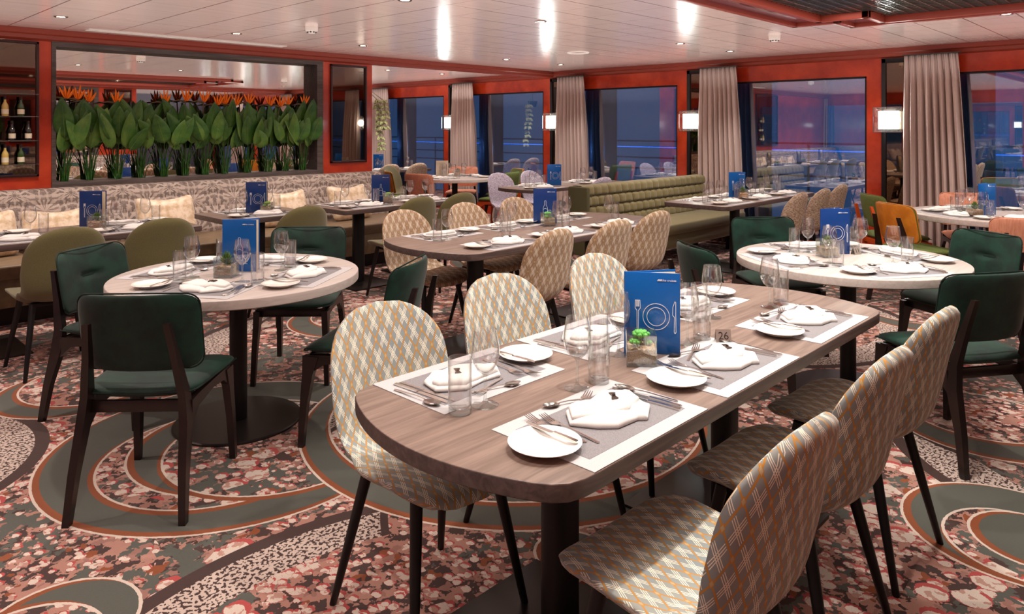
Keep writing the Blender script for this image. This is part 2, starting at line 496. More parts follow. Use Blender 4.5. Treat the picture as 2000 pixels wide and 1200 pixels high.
def tube(bm, pts, r, n=8, cap=True):
    """round tube along points; r number or list"""
    rings = []
    for i, p in enumerate(pts):
        p = Vector(p); a = Vector(pts[max(i - 1, 0)]); b = Vector(pts[min(i + 1, len(pts) - 1)])
        d = (b - a).normalized(); up = V(0, 0, 1) if abs(d.z) < 0.95 else V(1, 0, 0)
        s = d.cross(up).normalized(); u = s.cross(d).normalized(); rr = r[i] if isinstance(r, (list, tuple)) else r
        rings.append([p + s * rr * math.cos(2 * PI * k / n) + u * rr * math.sin(2 * PI * k / n) for k in range(n)])
    loft(bm, rings, cap)
def roundrect(hx, hy, r, n=6):
    pts = []
    for cx, cy, a0 in ((hx - r, hy - r, 0), (-hx + r, hy - r, 90), (-hx + r, -hy + r, 180), (hx - r, -hy + r, 270)):
        for k in range(n + 1):
            a = math.radians(a0 + 90 * k / n); pts.append((cx + r * math.cos(a), cy + r * math.sin(a)))
    return pts
def slab(bm, outline, z0, z1, bev=0.004):
    """prism of an outline with softened top and bottom rims"""
    n = len(outline); cx = sum(p[0] for p in outline) / n; cy = sum(p[1] for p in outline) / n
    def ins(k, z):
        out = []
        for i, p in enumerate(outline):
            a = Vector(outline[i - 1]); b = Vector(outline[(i + 1) % n]); d = (b - a); nn = Vector((d.y, -d.x)).normalized()
            out.append((p[0] - nn.x * k, p[1] - nn.y * k, z))
        return out
    loft(bm, [ins(bev, z0), ins(0, z0 + bev), ins(0, z1 - bev), ins(bev * 0.35, z1 - bev * 0.3), ins(bev, z1)])
def pillow(bm, w, d, th, nu=14, nv=14, power=3.0, z=0.0, top=1.0, bot=1.0, fz=None, uv=False):
    """closed puffy pad with a rounded (superellipse) outline"""
    def pos(u, v):
        m = (abs(u) ** power + abs(v) ** power) ** (1 / power); mm = max(abs(u), abs(v))
        k = mm / m if m > 0 else 1
        return u * k * w / 2, v * k * d / 2
    T, B = {}, {}
    for i in range(nu + 1):
        for j in range(nv + 1):
            a = math.sin((i / nu * 2 - 1) * PI / 2); c = math.sin((j / nv * 2 - 1) * PI / 2)
            x, y = pos(a, c); e = max(0.0, 1 - max(abs(a), abs(c)) ** 4) ** 0.5
            dz = fz(x, y) if fz else 0
            edge = i in (0, nu) or j in (0, nv)
            T[i, j] = bm.verts.new((x, y, z + dz + e * th * 0.5 * top))
            B[i, j] = T[i, j] if edge else bm.verts.new((x, y, z + dz - e * th * 0.5 * bot))
    for i in range(nu):
        for j in range(nv):
            bm.faces.new((T[i, j], T[i + 1, j], T[i + 1, j + 1], T[i, j + 1]))
            bm.faces.new((B[i, j], B[i, j + 1], B[i + 1, j + 1], B[i + 1, j]))
def xform(bm, M, verts=None): bmesh.ops.transform(bm, matrix=M, verts=verts or bm.verts)
def text_mesh(name, s, size, mat, parent, loc, rot, depth=0.0006, align='CENTER'):
    cu = bpy.data.curves.new(name, 'FONT'); cu.body = s; cu.size = size; cu.extrude = depth; cu.align_x = align; cu.align_y = 'CENTER'
    tmp = bpy.data.objects.new(name, cu); COL.objects.link(tmp)
    dg = bpy.context.evaluated_depsgraph_get(); me = bpy.data.meshes.new_from_object(tmp.evaluated_get(dg))
    bpy.data.objects.remove(tmp); bpy.data.curves.remove(cu)
    me.materials.clear(); me.materials.append(MATS[mat])
    o = bpy.data.objects.new(name, me); COL.objects.link(o); o.parent = parent; o.location = loc; o.rotation_euler = rot
    return o

# ------------------------------------------------------------------ room shell
XW, YW = 8.70, 7.50        # window wall face, mirror wall face
X0, Y0, Y1 = -2.6, -4.8, 13.2
boxobj('floor', X0, XW + 0.05, Y0, Y1, -0.08, 0.0, 'patterned_carpet', kind='structure')
boxobj('ceiling', X0, XW + 0.2, Y0, Y1, H, H + 0.08, 'ceiling_panels', kind='structure')
boxobj('wall_rear_low', X0 - 0.1, X0, Y0, Y1, 0, 0.3, 'red_gloss', kind='structure')
boxobj('wall_rear_top', X0 - 0.1, X0, Y0, Y1, 2.075, H, 'red_gloss', kind='structure')
for q, yy in enumerate((-4.8, -2.3, 0.2, 2.7, 5.2, 7.5)):
    boxobj('wall_rear_pillar', X0 - 0.1, X0, yy, yy + 0.4, 0.3, 2.075, 'red_gloss', kind='structure')
    if q < 5: boxobj('window_%d' % (20 + q), X0 - 0.06, X0 - 0.05, yy + 0.4, yy + 2.5, 0.3, 2.075, 'window_glass', kind='structure')
boxobj('wall_rear_end', X0 - 0.1, X0, 7.9, Y1, 0, H, 'partition_grey', kind='structure')
boxobj('wall_aft', X0, XW, Y0 - 0.1, Y0, 0, H, 'partition_grey', kind='structure')
boxobj('wall_forward', X0, XW, Y1, Y1 + 0.1, 0, H, 'partition_grey', kind='structure')

def mirror_wall(y, s, tagname, full):
    """partition with planting niche; s = +1 when its room side faces -y"""
    e = 0.28 * s
    def B(name, xa, xb, ya, yb, za, zb, mat, bev=0.0, kind='structure', parent=None):
        return boxobj(name, xa, xb, ya, yb, za, zb, mat, parent, bev, kind)
    B('wall_' + tagname, X0, 1.80, y, y + e, 0, H, 'red_gloss')
    B('wall_' + tagname + '_post', 4.565, 5.26, y, y + e, 0, H, 'red_gloss')
    B('wall_' + tagname + '_low', 1.80, 4.565, y, y + e, 0, 0.95, 'planter_wood')
    B('wall_' + tagname + '_back', 1.80, 4.565, y + e * 0.9, y + e, 0.95, H, 'planter_wood')
    f = -0.012 * s
    B('trim_1' if full else 'trim_11', 1.80, 4.565, y + f, y + e * 0.75, 2.225, 2.31, 'planter_wood')
    B('trim_2' if full else 'trim_12', 1.80, 1.835, y + f, y + e * 0.75, 1.0, 2.225, 'planter_wood')
    B('trim_3' if full else 'trim_13', 4.485, 4.565, y + f, y + e * 0.75, 1.0, 2.225, 'planter_wood')
    B('trim_4' if full else 'trim_14', 1.80, 4.565, y + f * 1.6, y + e * 0.75, 0.935, 1.0, 'planter_wood', 0.003)
    m = boxobj('wall_mirror', 1.835, 4.49, y + e * 0.5, y + e * 0.58, 1.0, 2.225, 'mirror_glass')
    tag(m, 'long mirror at the back of the planting niche' if full else 'long mirror in the niche of the opposite wall', 'mirror')
    return m
mirror_wall(YW, 1, 'mirror', True)
mirror_wall(-0.40, -1, 'opposite', False)
boxobj('wall_side', 5.16, 5.26, YW + 0.28, Y1, 0, H, 'partition_grey', kind='structure')
boxobj('wall_side_aft', 5.16, 5.26, Y0, -0.68, 0, H, 'partition_grey', kind='structure')

# cornices: stepped red profile, one piece per run
def cornice(name, horiz, a, b, face, s):
    bm = bmesh.new()
    prof = ((0.0, H - 0.10), (0.05, H - 0.085), (0.062, H - 0.055), (0.10, H - 0.045), (0.10, H - 0.001), (0.0, H - 0.001))
    r0, r1 = [], []
    for d, z in prof:
        if horiz: r0.append((a, face - s * d, z)); r1.append((b, face - s * d, z))
        else: r0.append((face - s * d, a, z)); r1.append((face - s * d, b, z))
    loft(bm, [r0, r1]); o = finish(name, bm, 'cornice_red', sharp=20); o['kind'] = 'structure'
cornice('trim_5', True, X0, XW, YW, 1)
cornice('trim_6', False, Y0, Y1, XW, 1)
cornice('trim_7', True, X0, XW, -0.40, -1)
boxobj('trim_8', 5.26, XW, YW, YW + 0.16, H - 0.075, H - 0.001, 'cornice_red', kind='structure')
boxobj('trim_9', 5.26, XW, -0.56, -0.40, H - 0.075, H - 0.001, 'cornice_red', kind='structure')

# framed smoked mirror on the partition end and the bottle display at the left
def framed(name, xa, xb, za, zb, y, s, label, cat, mat='smoke_mirror', frame='wine_frame'):
    t = thing(name, label, cat, ((xa + xb) / 2, y, za))
    hw = (xb - xa) / 2; h = zb - za; bm = bmesh.new(); k = 0.022
    for q in ((-hw, -hw + k, 0, h), (hw - k, hw, 0, h), (-hw, hw, 0, k), (-hw, hw, h - k, h)):
        box(bm, q[0], q[1], -0.03 if s > 0 else 0.0, 0.0 if s > 0 else 0.03, q[2], q[3], 0.003)
    finish('frame', bm, frame, t)
    bm = bmesh.new(); box(bm, -hw + k, hw - k, -0.008 if s > 0 else 0.002, -0.002 if s > 0 else 0.008, k, h - k)
    finish('glass', bm, mat, t)
    return t
framed('framed_mirror', 4.66, 5.165, 1.07, 2.245, YW, 1, 'tall smoked mirror in a dark frame on the red partition end', 'mirror')
framed('framed_mirror', 4.66, 5.165, 1.07, 2.245, -0.40, -1, 'tall smoked mirror on the opposite red wall, seen only in reflection', 'mirror')
disp = framed('bottle_display', 0.55, 1.70, 1.06, 2.255, YW, 1, 'mirror-backed bottle display set in the red wall', 'display case')
for z in (0.11, 0.315, 0.525, 0.72):
    bm = bmesh.new(); box(bm, -0.55, 0.55, -0.12, -0.008, z, z + 0.008, 0.001); finish('shelf', bm, 'thick_glass', disp)
def bottle_proto(mat):
    o = thing('wine_bottle', 'x', 'bottle', group='bottles in the wall display')
    bm = bmesh.new(); lathe(bm, [(0, 0), (0.024, 0), (0.026, 0.005), (0.026, 0.085), (0.021, 0.102), (0.010, 0.122), (0.009, 0.148), (0, 0.148)], 18); finish('glass', bm, mat, o)
    bm = bmesh.new(); lathe(bm, [(0, 0.142), (0.0105, 0.142), (0.0105, 0.170), (0, 0.171)], 14); finish('cap', bm, 'bottle_cap', o)
    bm = bmesh.new(); lathe(bm, [(0.0265, 0.018), (0.0268, 0.06), (0.0265, 0.0601)], 18); finish('label', bm, 'bottle_label', o)
    return Proto(o)
bp = {k: bottle_proto('wine_glass_' + k) for k in ('green', 'gold', 'dark')}
for x, z, k, lab in ((1.44, 0.533, 'gold', 'pale white wine bottle on the upper display shelf'), (1.555, 0.533, 'green', 'green wine bottle with pale label on the upper display shelf'),
                     (1.49, 0.323, 'dark', 'slim dark bottle on the middle display shelf'), (1.61, 0.323, 'dark', 'dark bottle by the frame on the middle display shelf'),
                     (1.44, 0.118, 'gold', 'golden wine bottle on the lowest display shelf'), (1.555, 0.118, 'green', 'green wine bottle on the lowest display shelf')):
    bp[k].put((x, YW - 0.065, 1.06 + z), random.random() * 0.6, lab, 'bottles in the wall display')

# ------------------------------------------------------------------ window wall
PIT = 2.447
ms = [2.64 + PIT * k for k in range(-3, 5)]           # upper edge (y) of each mirror panel
zb, zt = 0.14, 2.075
boxobj('wall_window_top', XW, XW + 0.12, Y0, Y1, zt, H, 'red_gloss', kind='structure')
boxobj('wall_window_low', XW, XW + 0.12, Y0, Y1, 0, zb, 'red_gloss', kind='structure')
wn = 0
SHADES = []
for k, m in enumerate(ms):
    boxobj('wall_pillar', XW, XW + 0.14, m - 0.30, m + 0.165, zb, zt, 'red_gloss', kind='structure')
    ya, yb = m + 0.165, m + PIT - 0.30
    yb = min(yb, Y1)
    if yb - ya > 0.3:
        wn += 1
        o = boxobj('window_%d' % wn, XW + 0.045, XW + 0.055, ya, yb, zb, zt, 'window_glass'); o['kind'] = 'structure'
        bm = bmesh.new()
        for q in ((ya, ya + 0.02, zb, zt), (yb - 0.02, yb, zb, zt), (ya, yb, zt - 0.02, zt), (ya, yb, zb, zb + 0.03)):
            box(bm, XW + 0.005, XW + 0.09, q[0], q[1], q[2], q[3])
        f = finish('window_frame', bm, 'black_frame', o)
    if m > Y1: continue
    wh = {0: 'beyond the aft end of the room', 1: 'aft of the frame', 2: 'out of frame by the nearest window', 3: 'beside the white round window table', 4: 'above the tufted booth', 5: 'where the partition beam meets the window wall', 6: 'at the far end behind the white round table', 7: 'at the far forward end'}[k]
    # mirror strip
    t = thing('mirror_panel', 'narrow bronze mirror in a black frame, ' + wh, 'mirror', (XW, m - 0.135, 0.14), 0, 'mirror strips between the windows')
    bm = bmesh.new()
    for q in ((-0.135, -0.09, 0.0, 2.12), (0.09, 0.135, 0, 2.12), (-0.135, 0.135, 0, 0.05), (-0.135, 0.135, 2.07, 2.12)):
        box(bm, -0.035, 0.0, q[0], q[1], q[2], q[3], 0.003)
    finish('frame', bm, 'black_frame', t)
    bm = bmesh.new(); box(bm, -0.012, -0.004, -0.09, 0.09, 0.05, 2.07); finish('mirror', bm, 'bronze_mirror', t)
    # sconce
    s = thing('wall_sconce', 'lit square glass wall sconce, ' + wh, 'wall lamp', (XW - 0.035, m - 0.10, 1.44), 0, 'glass sconces on the mirror strips')
    bm = bmesh.new(); box(bm, -0.05, 0.0, -0.06, 0.06, 0.03, 0.26, 0.003); finish('back_plate', bm, 'chrome_trim', s)
    bm = bmesh.new(); box(bm, -0.095, -0.055, -0.105, 0.105, 0.035, 0.235, 0.008); finish('lamp_shade', bm, 'shade_white', s)
    bm = bmesh.new(); box(bm, -0.125, -0.115, -0.148, 0.148, 0.0, 0.28, 0.002); finish('glass_plate', bm, 'thick_glass', s)
    bm = bmesh.new()
    for q in ((-0.148, -0.143, 0, 0.28), (0.143, 0.148, 0, 0.28), (-0.148, 0.148, 0, 0.005), (-0.148, 0.148, 0.275, 0.28)):
        box(bm, -0.127, -0.113, q[0], q[1], q[2], q[3])
    for sy in (-0.1, 0.1):
        for sz in (0.02, 0.26): box(bm, -0.13, -0.05, sy - 0.005, sy + 0.005, sz - 0.005, sz + 0.005)
    finish('edge_trim', bm, 'chrome_trim', s)
    d = bpy.data.lights.new('sconce_light', 'POINT'); d.energy = 8.0; d.color = (0.95, 1.0, 0.96); d.shadow_soft_size = 0.06
    l = bpy.data.objects.new('sconce_light', d); COL.objects.link(l); l.location = (XW - 0.24, m - 0.10, 1.58)
    # curtain: pinch-pleated, gathered at the top and flaring down
    bm = bmesh.new(); n = 110; rows = 14; wd0, wd1 = 0.50, 0.62; rings = []
    for r in range(rows + 1):
        f = r / rows; z = 2.262 - f * 2.235
        amp = 0.012 + 0.045 * min(1, f * 3.0); wd = wd0 + (wd1 - wd0) * f ** 0.8
        row = []
        for i in range(n + 1):
            u = i / n; ph = u * 2 * PI * 8.0
            sh = math.sin(ph + 0.5 * math.sin(u * 9 + f * 1.3)) + (0.35 * math.sin(ph * 2 + 1.0 + 2 * u) if f > 0.12 else 0.5 * math.sin(ph * 3))
            row.append((XW - 0.17 - amp * sh, m - 0.275 - u * wd, z))
        rings.append(row)
    loft(bm, rings, cap=False, closed=False)
    c = finish('curtain', bm, 'curtain_cloth', sharp=80)
    sm = c.modifiers.new('thick', 'SOLIDIFY'); sm.thickness = 0.004
    tag(c, 'beige pleated curtain hanging ' + {3: 'between the orange chair and the round window table', 4: 'behind the right end of the tufted booth', 5: 'in the middle of the window wall', 6: 'behind the far white round table', 7: 'behind the trailing plant'}.get(k, 'out of sight, ' + wh), 'curtain', 'beige pleated curtains')
    bm = bmesh.new(); box(bm, XW - 0.20, XW - 0.13, m - 0.80, m - 0.26, 2.262, 2.274); tr = finish('track', bm, 'curtain_track', c)
# curtains of the opposite side of the ship (they show as reflections in the windows)
c0 = bpy.data.objects['curtain']
for q, yy in enumerate((-2.3, 0.2, 2.7, 5.2, 7.7)):
    c = c0.copy(); COL.objects.link(c); c.rotation_euler = (0, 0, PI)
    ym = ms[0] - 0.275 - 0.28; c.location = (X0 + XW, yy + ym, 0)
    c['label'] = 'beige curtain on the opposite side of the ship, number %s from aft' % ('one', 'two', 'three', 'four', 'five')[q]; c['group'] = 'curtains of the opposite side'
# outside: deck, rail with a blue light line, posts
boxobj('floor_deck_outside', XW + 0.14, XW + 2.4, Y0 - 4, Y1 + 4, -0.1, 0.02, 'dark_deck', kind='structure')
rail = thing('deck_railing', 'deck railing with a blue light line outside the windows', 'railing', (XW + 0.75, 4, 0.02))
bm = bmesh.new(); tube(bm, [(0, -12, 1.17), (0, 12, 1.17)], 0.006, 8); finish('light_line', bm, 'led_blue', rail)
bm = bmesh.new()
for z in (1.25, 0.98, 0.8): tube(bm, [(0.6, -12, z), (0.6, 12, z)], 0.014, 8)
finish('rail', bm, 'steel_paint', rail)
for yy in range(-8, 10, 2):
    bm = bmesh.new(); tube(bm, [(0.6, yy, 0), (0.6, yy, 1.25)], 0.018, 8); finish('post', bm, 'steel_paint', rail)
for k, m in enumerate(ms[1:]):
    # pale outer drape / fin lit blue by an added lamp
    bm = bmesh.new(); rings = []
    for r in range(5):
        z = 0.03 + r * 0.54
        rings.append([(XW + 0.34 + 0.05 * math.sin(i * 1.15), m - 0.42 - i * 0.045, z) for i in range(14)])
    loft(bm, rings, cap=False, closed=False); o = finish('deck_drape', bm, 'steel_paint', sharp=80)
    sm = o.modifiers.new('thick', 'SOLIDIFY'); sm.thickness = 0.01
    tag(o, 'blue-lit outer drape behind window %s' % ['by the aft wall', 'nearest the camera side', 'beside the round window table', 'right of the tufted booth', 'left of the tufted booth', 'behind the far round table', 'at the forward end'][k], 'drape', 'blue-lit drapes outside the windows')
    d = bpy.data.lights.new('drape_fill_light', 'POINT'); d.energy = 5; d.color = (0.16, 0.42, 1.0); d.shadow_soft_size = 0.03  # added lamp, hidden behind the pillar, to brighten the drape
    l = bpy.data.objects.new('drape_fill_light', d); COL.objects.link(l); l.location = (XW + 0.22, m - 0.22, 1.1)

# ------------------------------------------------------------------ ceiling furniture
def down_proto():
    o = thing('downlight', 'x', 'ceiling light', group='recessed ceiling downlights')
    bm = bmesh.new(); lathe(bm, [(0.030, 0.0), (0.034, -0.006), (0.046, -0.007), (0.050, -0.003), (0.050, 0.0)], 24); finish('bezel', bm, 'chrome_trim', o)
    bm = bmesh.new(); lathe(bm, [(0.0, -0.004), (0.031, -0.003)], 20); finish('lens', bm, 'lamp_warm', o)
    return Proto(o)
dp = down_proto()
def spot_phrase(x, y):
    if x < 0: col = 'the row nearest the back wall'
    else: col = {0.3: 'the first', 1.62: 'the second', 3.04: 'the third', 4.43: 'the fourth', 6.6: 'the fifth', 6.62: 'the fifth', 7.68: 'the last'}[x] + ' in its row'
    row = 'above the numbered front table line' if abs(y - 1.12) < .1 else 'above the middle table line' if abs(y - 3.95) < .1 else 'in front of the plant wall' if abs(y - 6.48) < .1 else 'above the far round table' if y > 8.9 and y < 9.1 else 'at the forward end' if y > 10 else 'at the aft end'
    return 'round lit downlight, %s %s' % (col, row)
for x, y in SPOTS:
    incof = 1.0 < x < 6.0 and y < 2.4 and y > 0
    zc = H - (0.035 if incof else 0.0005)
    dp.put((x, y, zc), 0, spot_phrase(x, y), 'recessed ceiling downlights')
    d = bpy.data.lights.new('downlight_beam', 'SPOT'); d.energy = SPOT_W * 1.0; d.color = (1.0, 0.91, 0.82); d.spot_size = math.radians(112); d.spot_blend = 0.75; d.shadow_soft_size = 0.028
    l = bpy.data.objects.new('downlight_beam', d); COL.objects.link(l); l.location = (x, y, zc - 0.02)

# stepped coffer with grille
OUT = [(1.0, 2.47), (5.92, 2.47), (5.92, 2.13), (6.27, 2.13), (6.27, 0.25), (1.0, 0.25)]
INN = [(1.33, 2.14), (5.57, 2.14), (5.57, 1.80), (5.93, 1.80), (5.93, 0.58), (1.33, 0.58)]
cf = thing('ceiling_coffer', 'stepped red coffer frame around a dark metal ceiling grille', 'ceiling feature', (0, 0, H))
def rails(path, wdt, z0, z1, name, mat):
    bm = bmesh.new(); n = len(path)
    for i in range(n):
        a = Vector(path[i]); b = Vector(path[(i + 1) % n])
        x0, x1 = sorted((a.x, b.x)); y0, y1 = sorted((a.y, b.y))
        box(bm, x0 - wdt / 2, x1 + wdt / 2, y0 - wdt / 2, y1 + wdt / 2, z0, z1, 0.004)
    return finish(name, bm, mat, cf)
rails(OUT, 0.05, -0.045, 0.0, 'outer_rail', 'cornice_red')
rails(INN, 0.05, -0.075, 0.0, 'inner_rail', 'cornice_red')
bm = bmesh.new(); loft(bm, [[(x, y, -0.012) for x, y in OUT], [(x, y, -0.004) for x, y in OUT]]); finish('soffit', bm, 'coffer_plum', cf)
bm = bmesh.new(); loft(bm, [[(x, y, -0.014) for x, y in INN], [(x, y, -0.0125) for x, y in INN]]); finish('backing', bm, 'grille_back', cf)
bm = bmesh.new()
x = 1.4
while x < 5.9:
    box(bm, x, x + 0.006, 0.6, 1.78 if x > 5.55 else 2.12, -0.03, -0.016); x += 0.07
y = 0.62
while y < 2.12:
    box(bm, 1.35, 5.9 if y < 1.78 else 5.55, y, y + 0.006, -0.03, -0.016); y += 0.07
finish('grille', bm, 'chrome_trim', cf)
bm = bmesh.new()
for x0, x1, y in ((5.93, 6.28, 2.157), (5.58, 5.94, 1.827)):
    box(bm, x0, x1, y, y + 0.004, -0.05, -0.04)
finish('light_edge', bm, 'porcelain', cf)

# smoke detectors, access ring
def detector(x, y, lab):
    t = thing('smoke_detector', lab, 'smoke detector', (x, y, H))
    bm = bmesh.new(); lathe(bm, [(0, -0.055), (0.03, -0.055), (0.036, -0.042), (0.052, -0.036), (0.055, -0.0), (0, 0)][::-1], 24); finish('body', bm, 'white_plastic', t)
    bm = bmesh.new()
    for k in range(8):
        a = k * PI / 4; cx, cy = 0.034 * math.cos(a), 0.034 * math.sin(a); box(bm, cx - 0.006, cx + 0.006, cy - 0.006, cy + 0.006, -0.052, -0.044)
    finish('vent', bm, 'ink_dark', t)
detector(6.68, 2.98, 'white smoke detector on the ceiling between coffer and windows')
detector(3.3, 5.6, 'white smoke detector on the ceiling before the plant niche')
bm = bmesh.new(); lathe(bm, [(0.10, 0), (0.105, -0.006), (0.125, -0.008), (0.13, 0)], 36); o = finish('speaker_ring', bm, 'white_plastic'); o.location = (6.61, 5.31, H)
tag(o, 'flush pale round speaker ring in the ceiling near the partition beam', 'ceiling speaker')
bm = bmesh.new(); box(bm, 2.0, 3.9, 7.12, 7.17, H - 0.006, H - 0.0005, 0.001); box(bm, 2.0, 3.9, 7.20, 7.25, H - 0.006, H - 0.0005, 0.001); o = finish('air_slot', bm, 'white_plastic')
tag(o, 'long white air slot in the ceiling above the plant niche', 'air vent')

# ------------------------------------------------------------------ wall bench with damask back
wb = thing('wall_bench', 'long wall bench with leather seat and damask back under the plant niche', 'bench', (0, 0, 0))
XB0, XB1 = -2.55, 5.22
bm = bmesh.new(); box(bm, XB0, XB1, 6.40, 7.22, 0.36, 0.47, 0.018, 3); finish('seat', bm, 'bench_leather', wb)
boxobj('front_panel', XB0, XB1, 6.43, 7.3, 0.15, 0.365, 'bench_leather', wb, 0.006)
boxobj('plinth', XB0, XB1 - 0.02, 6.55, 7.3, 0.0, 0.15, 'plinth_black', wb)
bm = bmesh.new(); prof = []
zs = [0.47, 0.59, 0.71, 0.83, 0.95]
for a, b_ in zip(zs, zs[1:]):
    for k in range(6):
        f = k / 6; z = a + (b_ - a) * f; prof.append((7.10 + (z - 0.47) * 0.36 - 0.011 * math.sin(PI * f) ** 0.6, z))
prof += [(7.29, 0.951), (7.32, 0.955), (7.485, 0.952), (7.485, 0.47)]
loft(bm, [[(XB0, y, z) for y, z in prof], [(XB1, y, z) for y, z in prof]])
finish('backrest', bm, 'damask', wb, sharp=25)
# the same bench along the opposite wall (only the niche mirror shows it)
wb2 = thing('wall_bench', 'damask backed bench along the opposite wall, mirrored behind the plants', 'bench', (0, 0, 0))
boxobj('seat', XB0, XB1, -0.3, 0.10, 0.36, 0.47, 'bench_leather', wb2, 0.018)
boxobj('plinth', XB0, XB1, -0.3, 0.03, 0.0, 0.36, 'plinth_black', wb2)
boxobj('backrest', XB0, XB1, -0.39, -0.25, 0.47, 0.95, 'damask', wb2, 0.02)

# cushions
def cushion(x, y, z, tilt, rz, wd, ht, label):
    bm = bmesh.new(); rnd = random.Random(int(x * 100))
    pillow(bm, wd, ht, 0.15, 18, 14, 9, fz=lambda a, c: 0.004 * math.sin(a * 40) * math.sin(c * 33))
    for v in bm.verts:     # pinched corners, sagging top edge
        if v.co.y > 0: v.co.y -= 0.055 * (1 - (abs(v.co.x) / (wd / 2)) ** 2) * (v.co.y / (ht / 2))
    xform(bm, Matrix.Rotation(PI / 2 - tilt, 4, 'X'))
    o = finish('throw_cushion', bm, 'cushion_velvet', sharp=80); o.location = (x, y, z + ht / 2 * math.cos(tilt)); o.rotation_euler = (0, 0, rz)
    tag(o, label, 'cushion', 'crushed velvet cushions on the wall bench'); return o
cushion(1.17, 6.94, 0.475, 0.42, 0.08, 0.52, 0.40, 'champagne velvet cushion at the left end of the bench, cut by the frame')
cushion(1.72, 6.97, 0.475, 0.40, -0.06, 0.50, 0.38, 'champagne velvet cushion behind the leftmost blue menu')
cushion(2.60, 6.96, 0.475, 0.36, 0.05, 0.52, 0.42, 'champagne velvet cushion with peaked corners between the first two wall tables')
cushion(3.78, 6.96, 0.475, 0.38, -0.05, 0.50, 0.40, 'champagne velvet cushion right of the middle wall table menu')
cushion(4.55, 6.92, 0.475, 0.40, 0.10, 0.52, 0.42, 'champagne velvet cushion behind the right wall table')

# ------------------------------------------------------------------ bird of paradise plants
def blade(bm, base, direc, length, width, droop, facing, n=9):
    """lance-ovate leaf blade, folded slightly along the midrib"""
    d = Vector(direc).normalized(); s = d.cross(Vector(facing)).normalized(); u = s.cross(d).normalized()
    p = Vector(base); L_, C_, R_ = [], [], []
    for i in range(n + 1):
        f = i / n; wdt = width * 0.5 * (math.sin(PI * min(1, f ** 0.72)) ** 0.75 if 0 < f < 1 else 0.02)
        dd = (d + Vector((0, 0, -droop * f))).normalized()
        if i: p = p + dd * length / n
        L_.append(bm.verts.new(p - s * wdt + u * wdt * 0.25)); C_.append(bm.verts.new(p)); R_.append(bm.verts.new(p + s * wdt + u * wdt * 0.25))
    for i in range(n):
        bm.faces.new((L_[i], C_[i], C_[i + 1], L_[i + 1])); bm.faces.new((C_[i], R_[i], R_[i + 1], C_[i + 1]))
    return [v.co.copy() for v in C_]
def add_thick(o, t=0.0015):
    m = o.modifiers.new('thick', 'SOLIDIFY'); m.thickness = t
NP = 12
posn = ['behind the red wall edge at the left end', 'second from the left end', 'third from the left end', 'fourth from the left end', 'fifth from the left end', 'sixth from the left end',
        'sixth from the right post', 'fifth from the right post', 'fourth from the right post', 'third from the right post', 'second from the right post', 'beside the grey post at the right end']
XP = [1.925, 2.13, 2.37, 2.585, 2.80, 3.01, 3.21, 3.42, 3.67, 3.92, 4.13, 4.345]
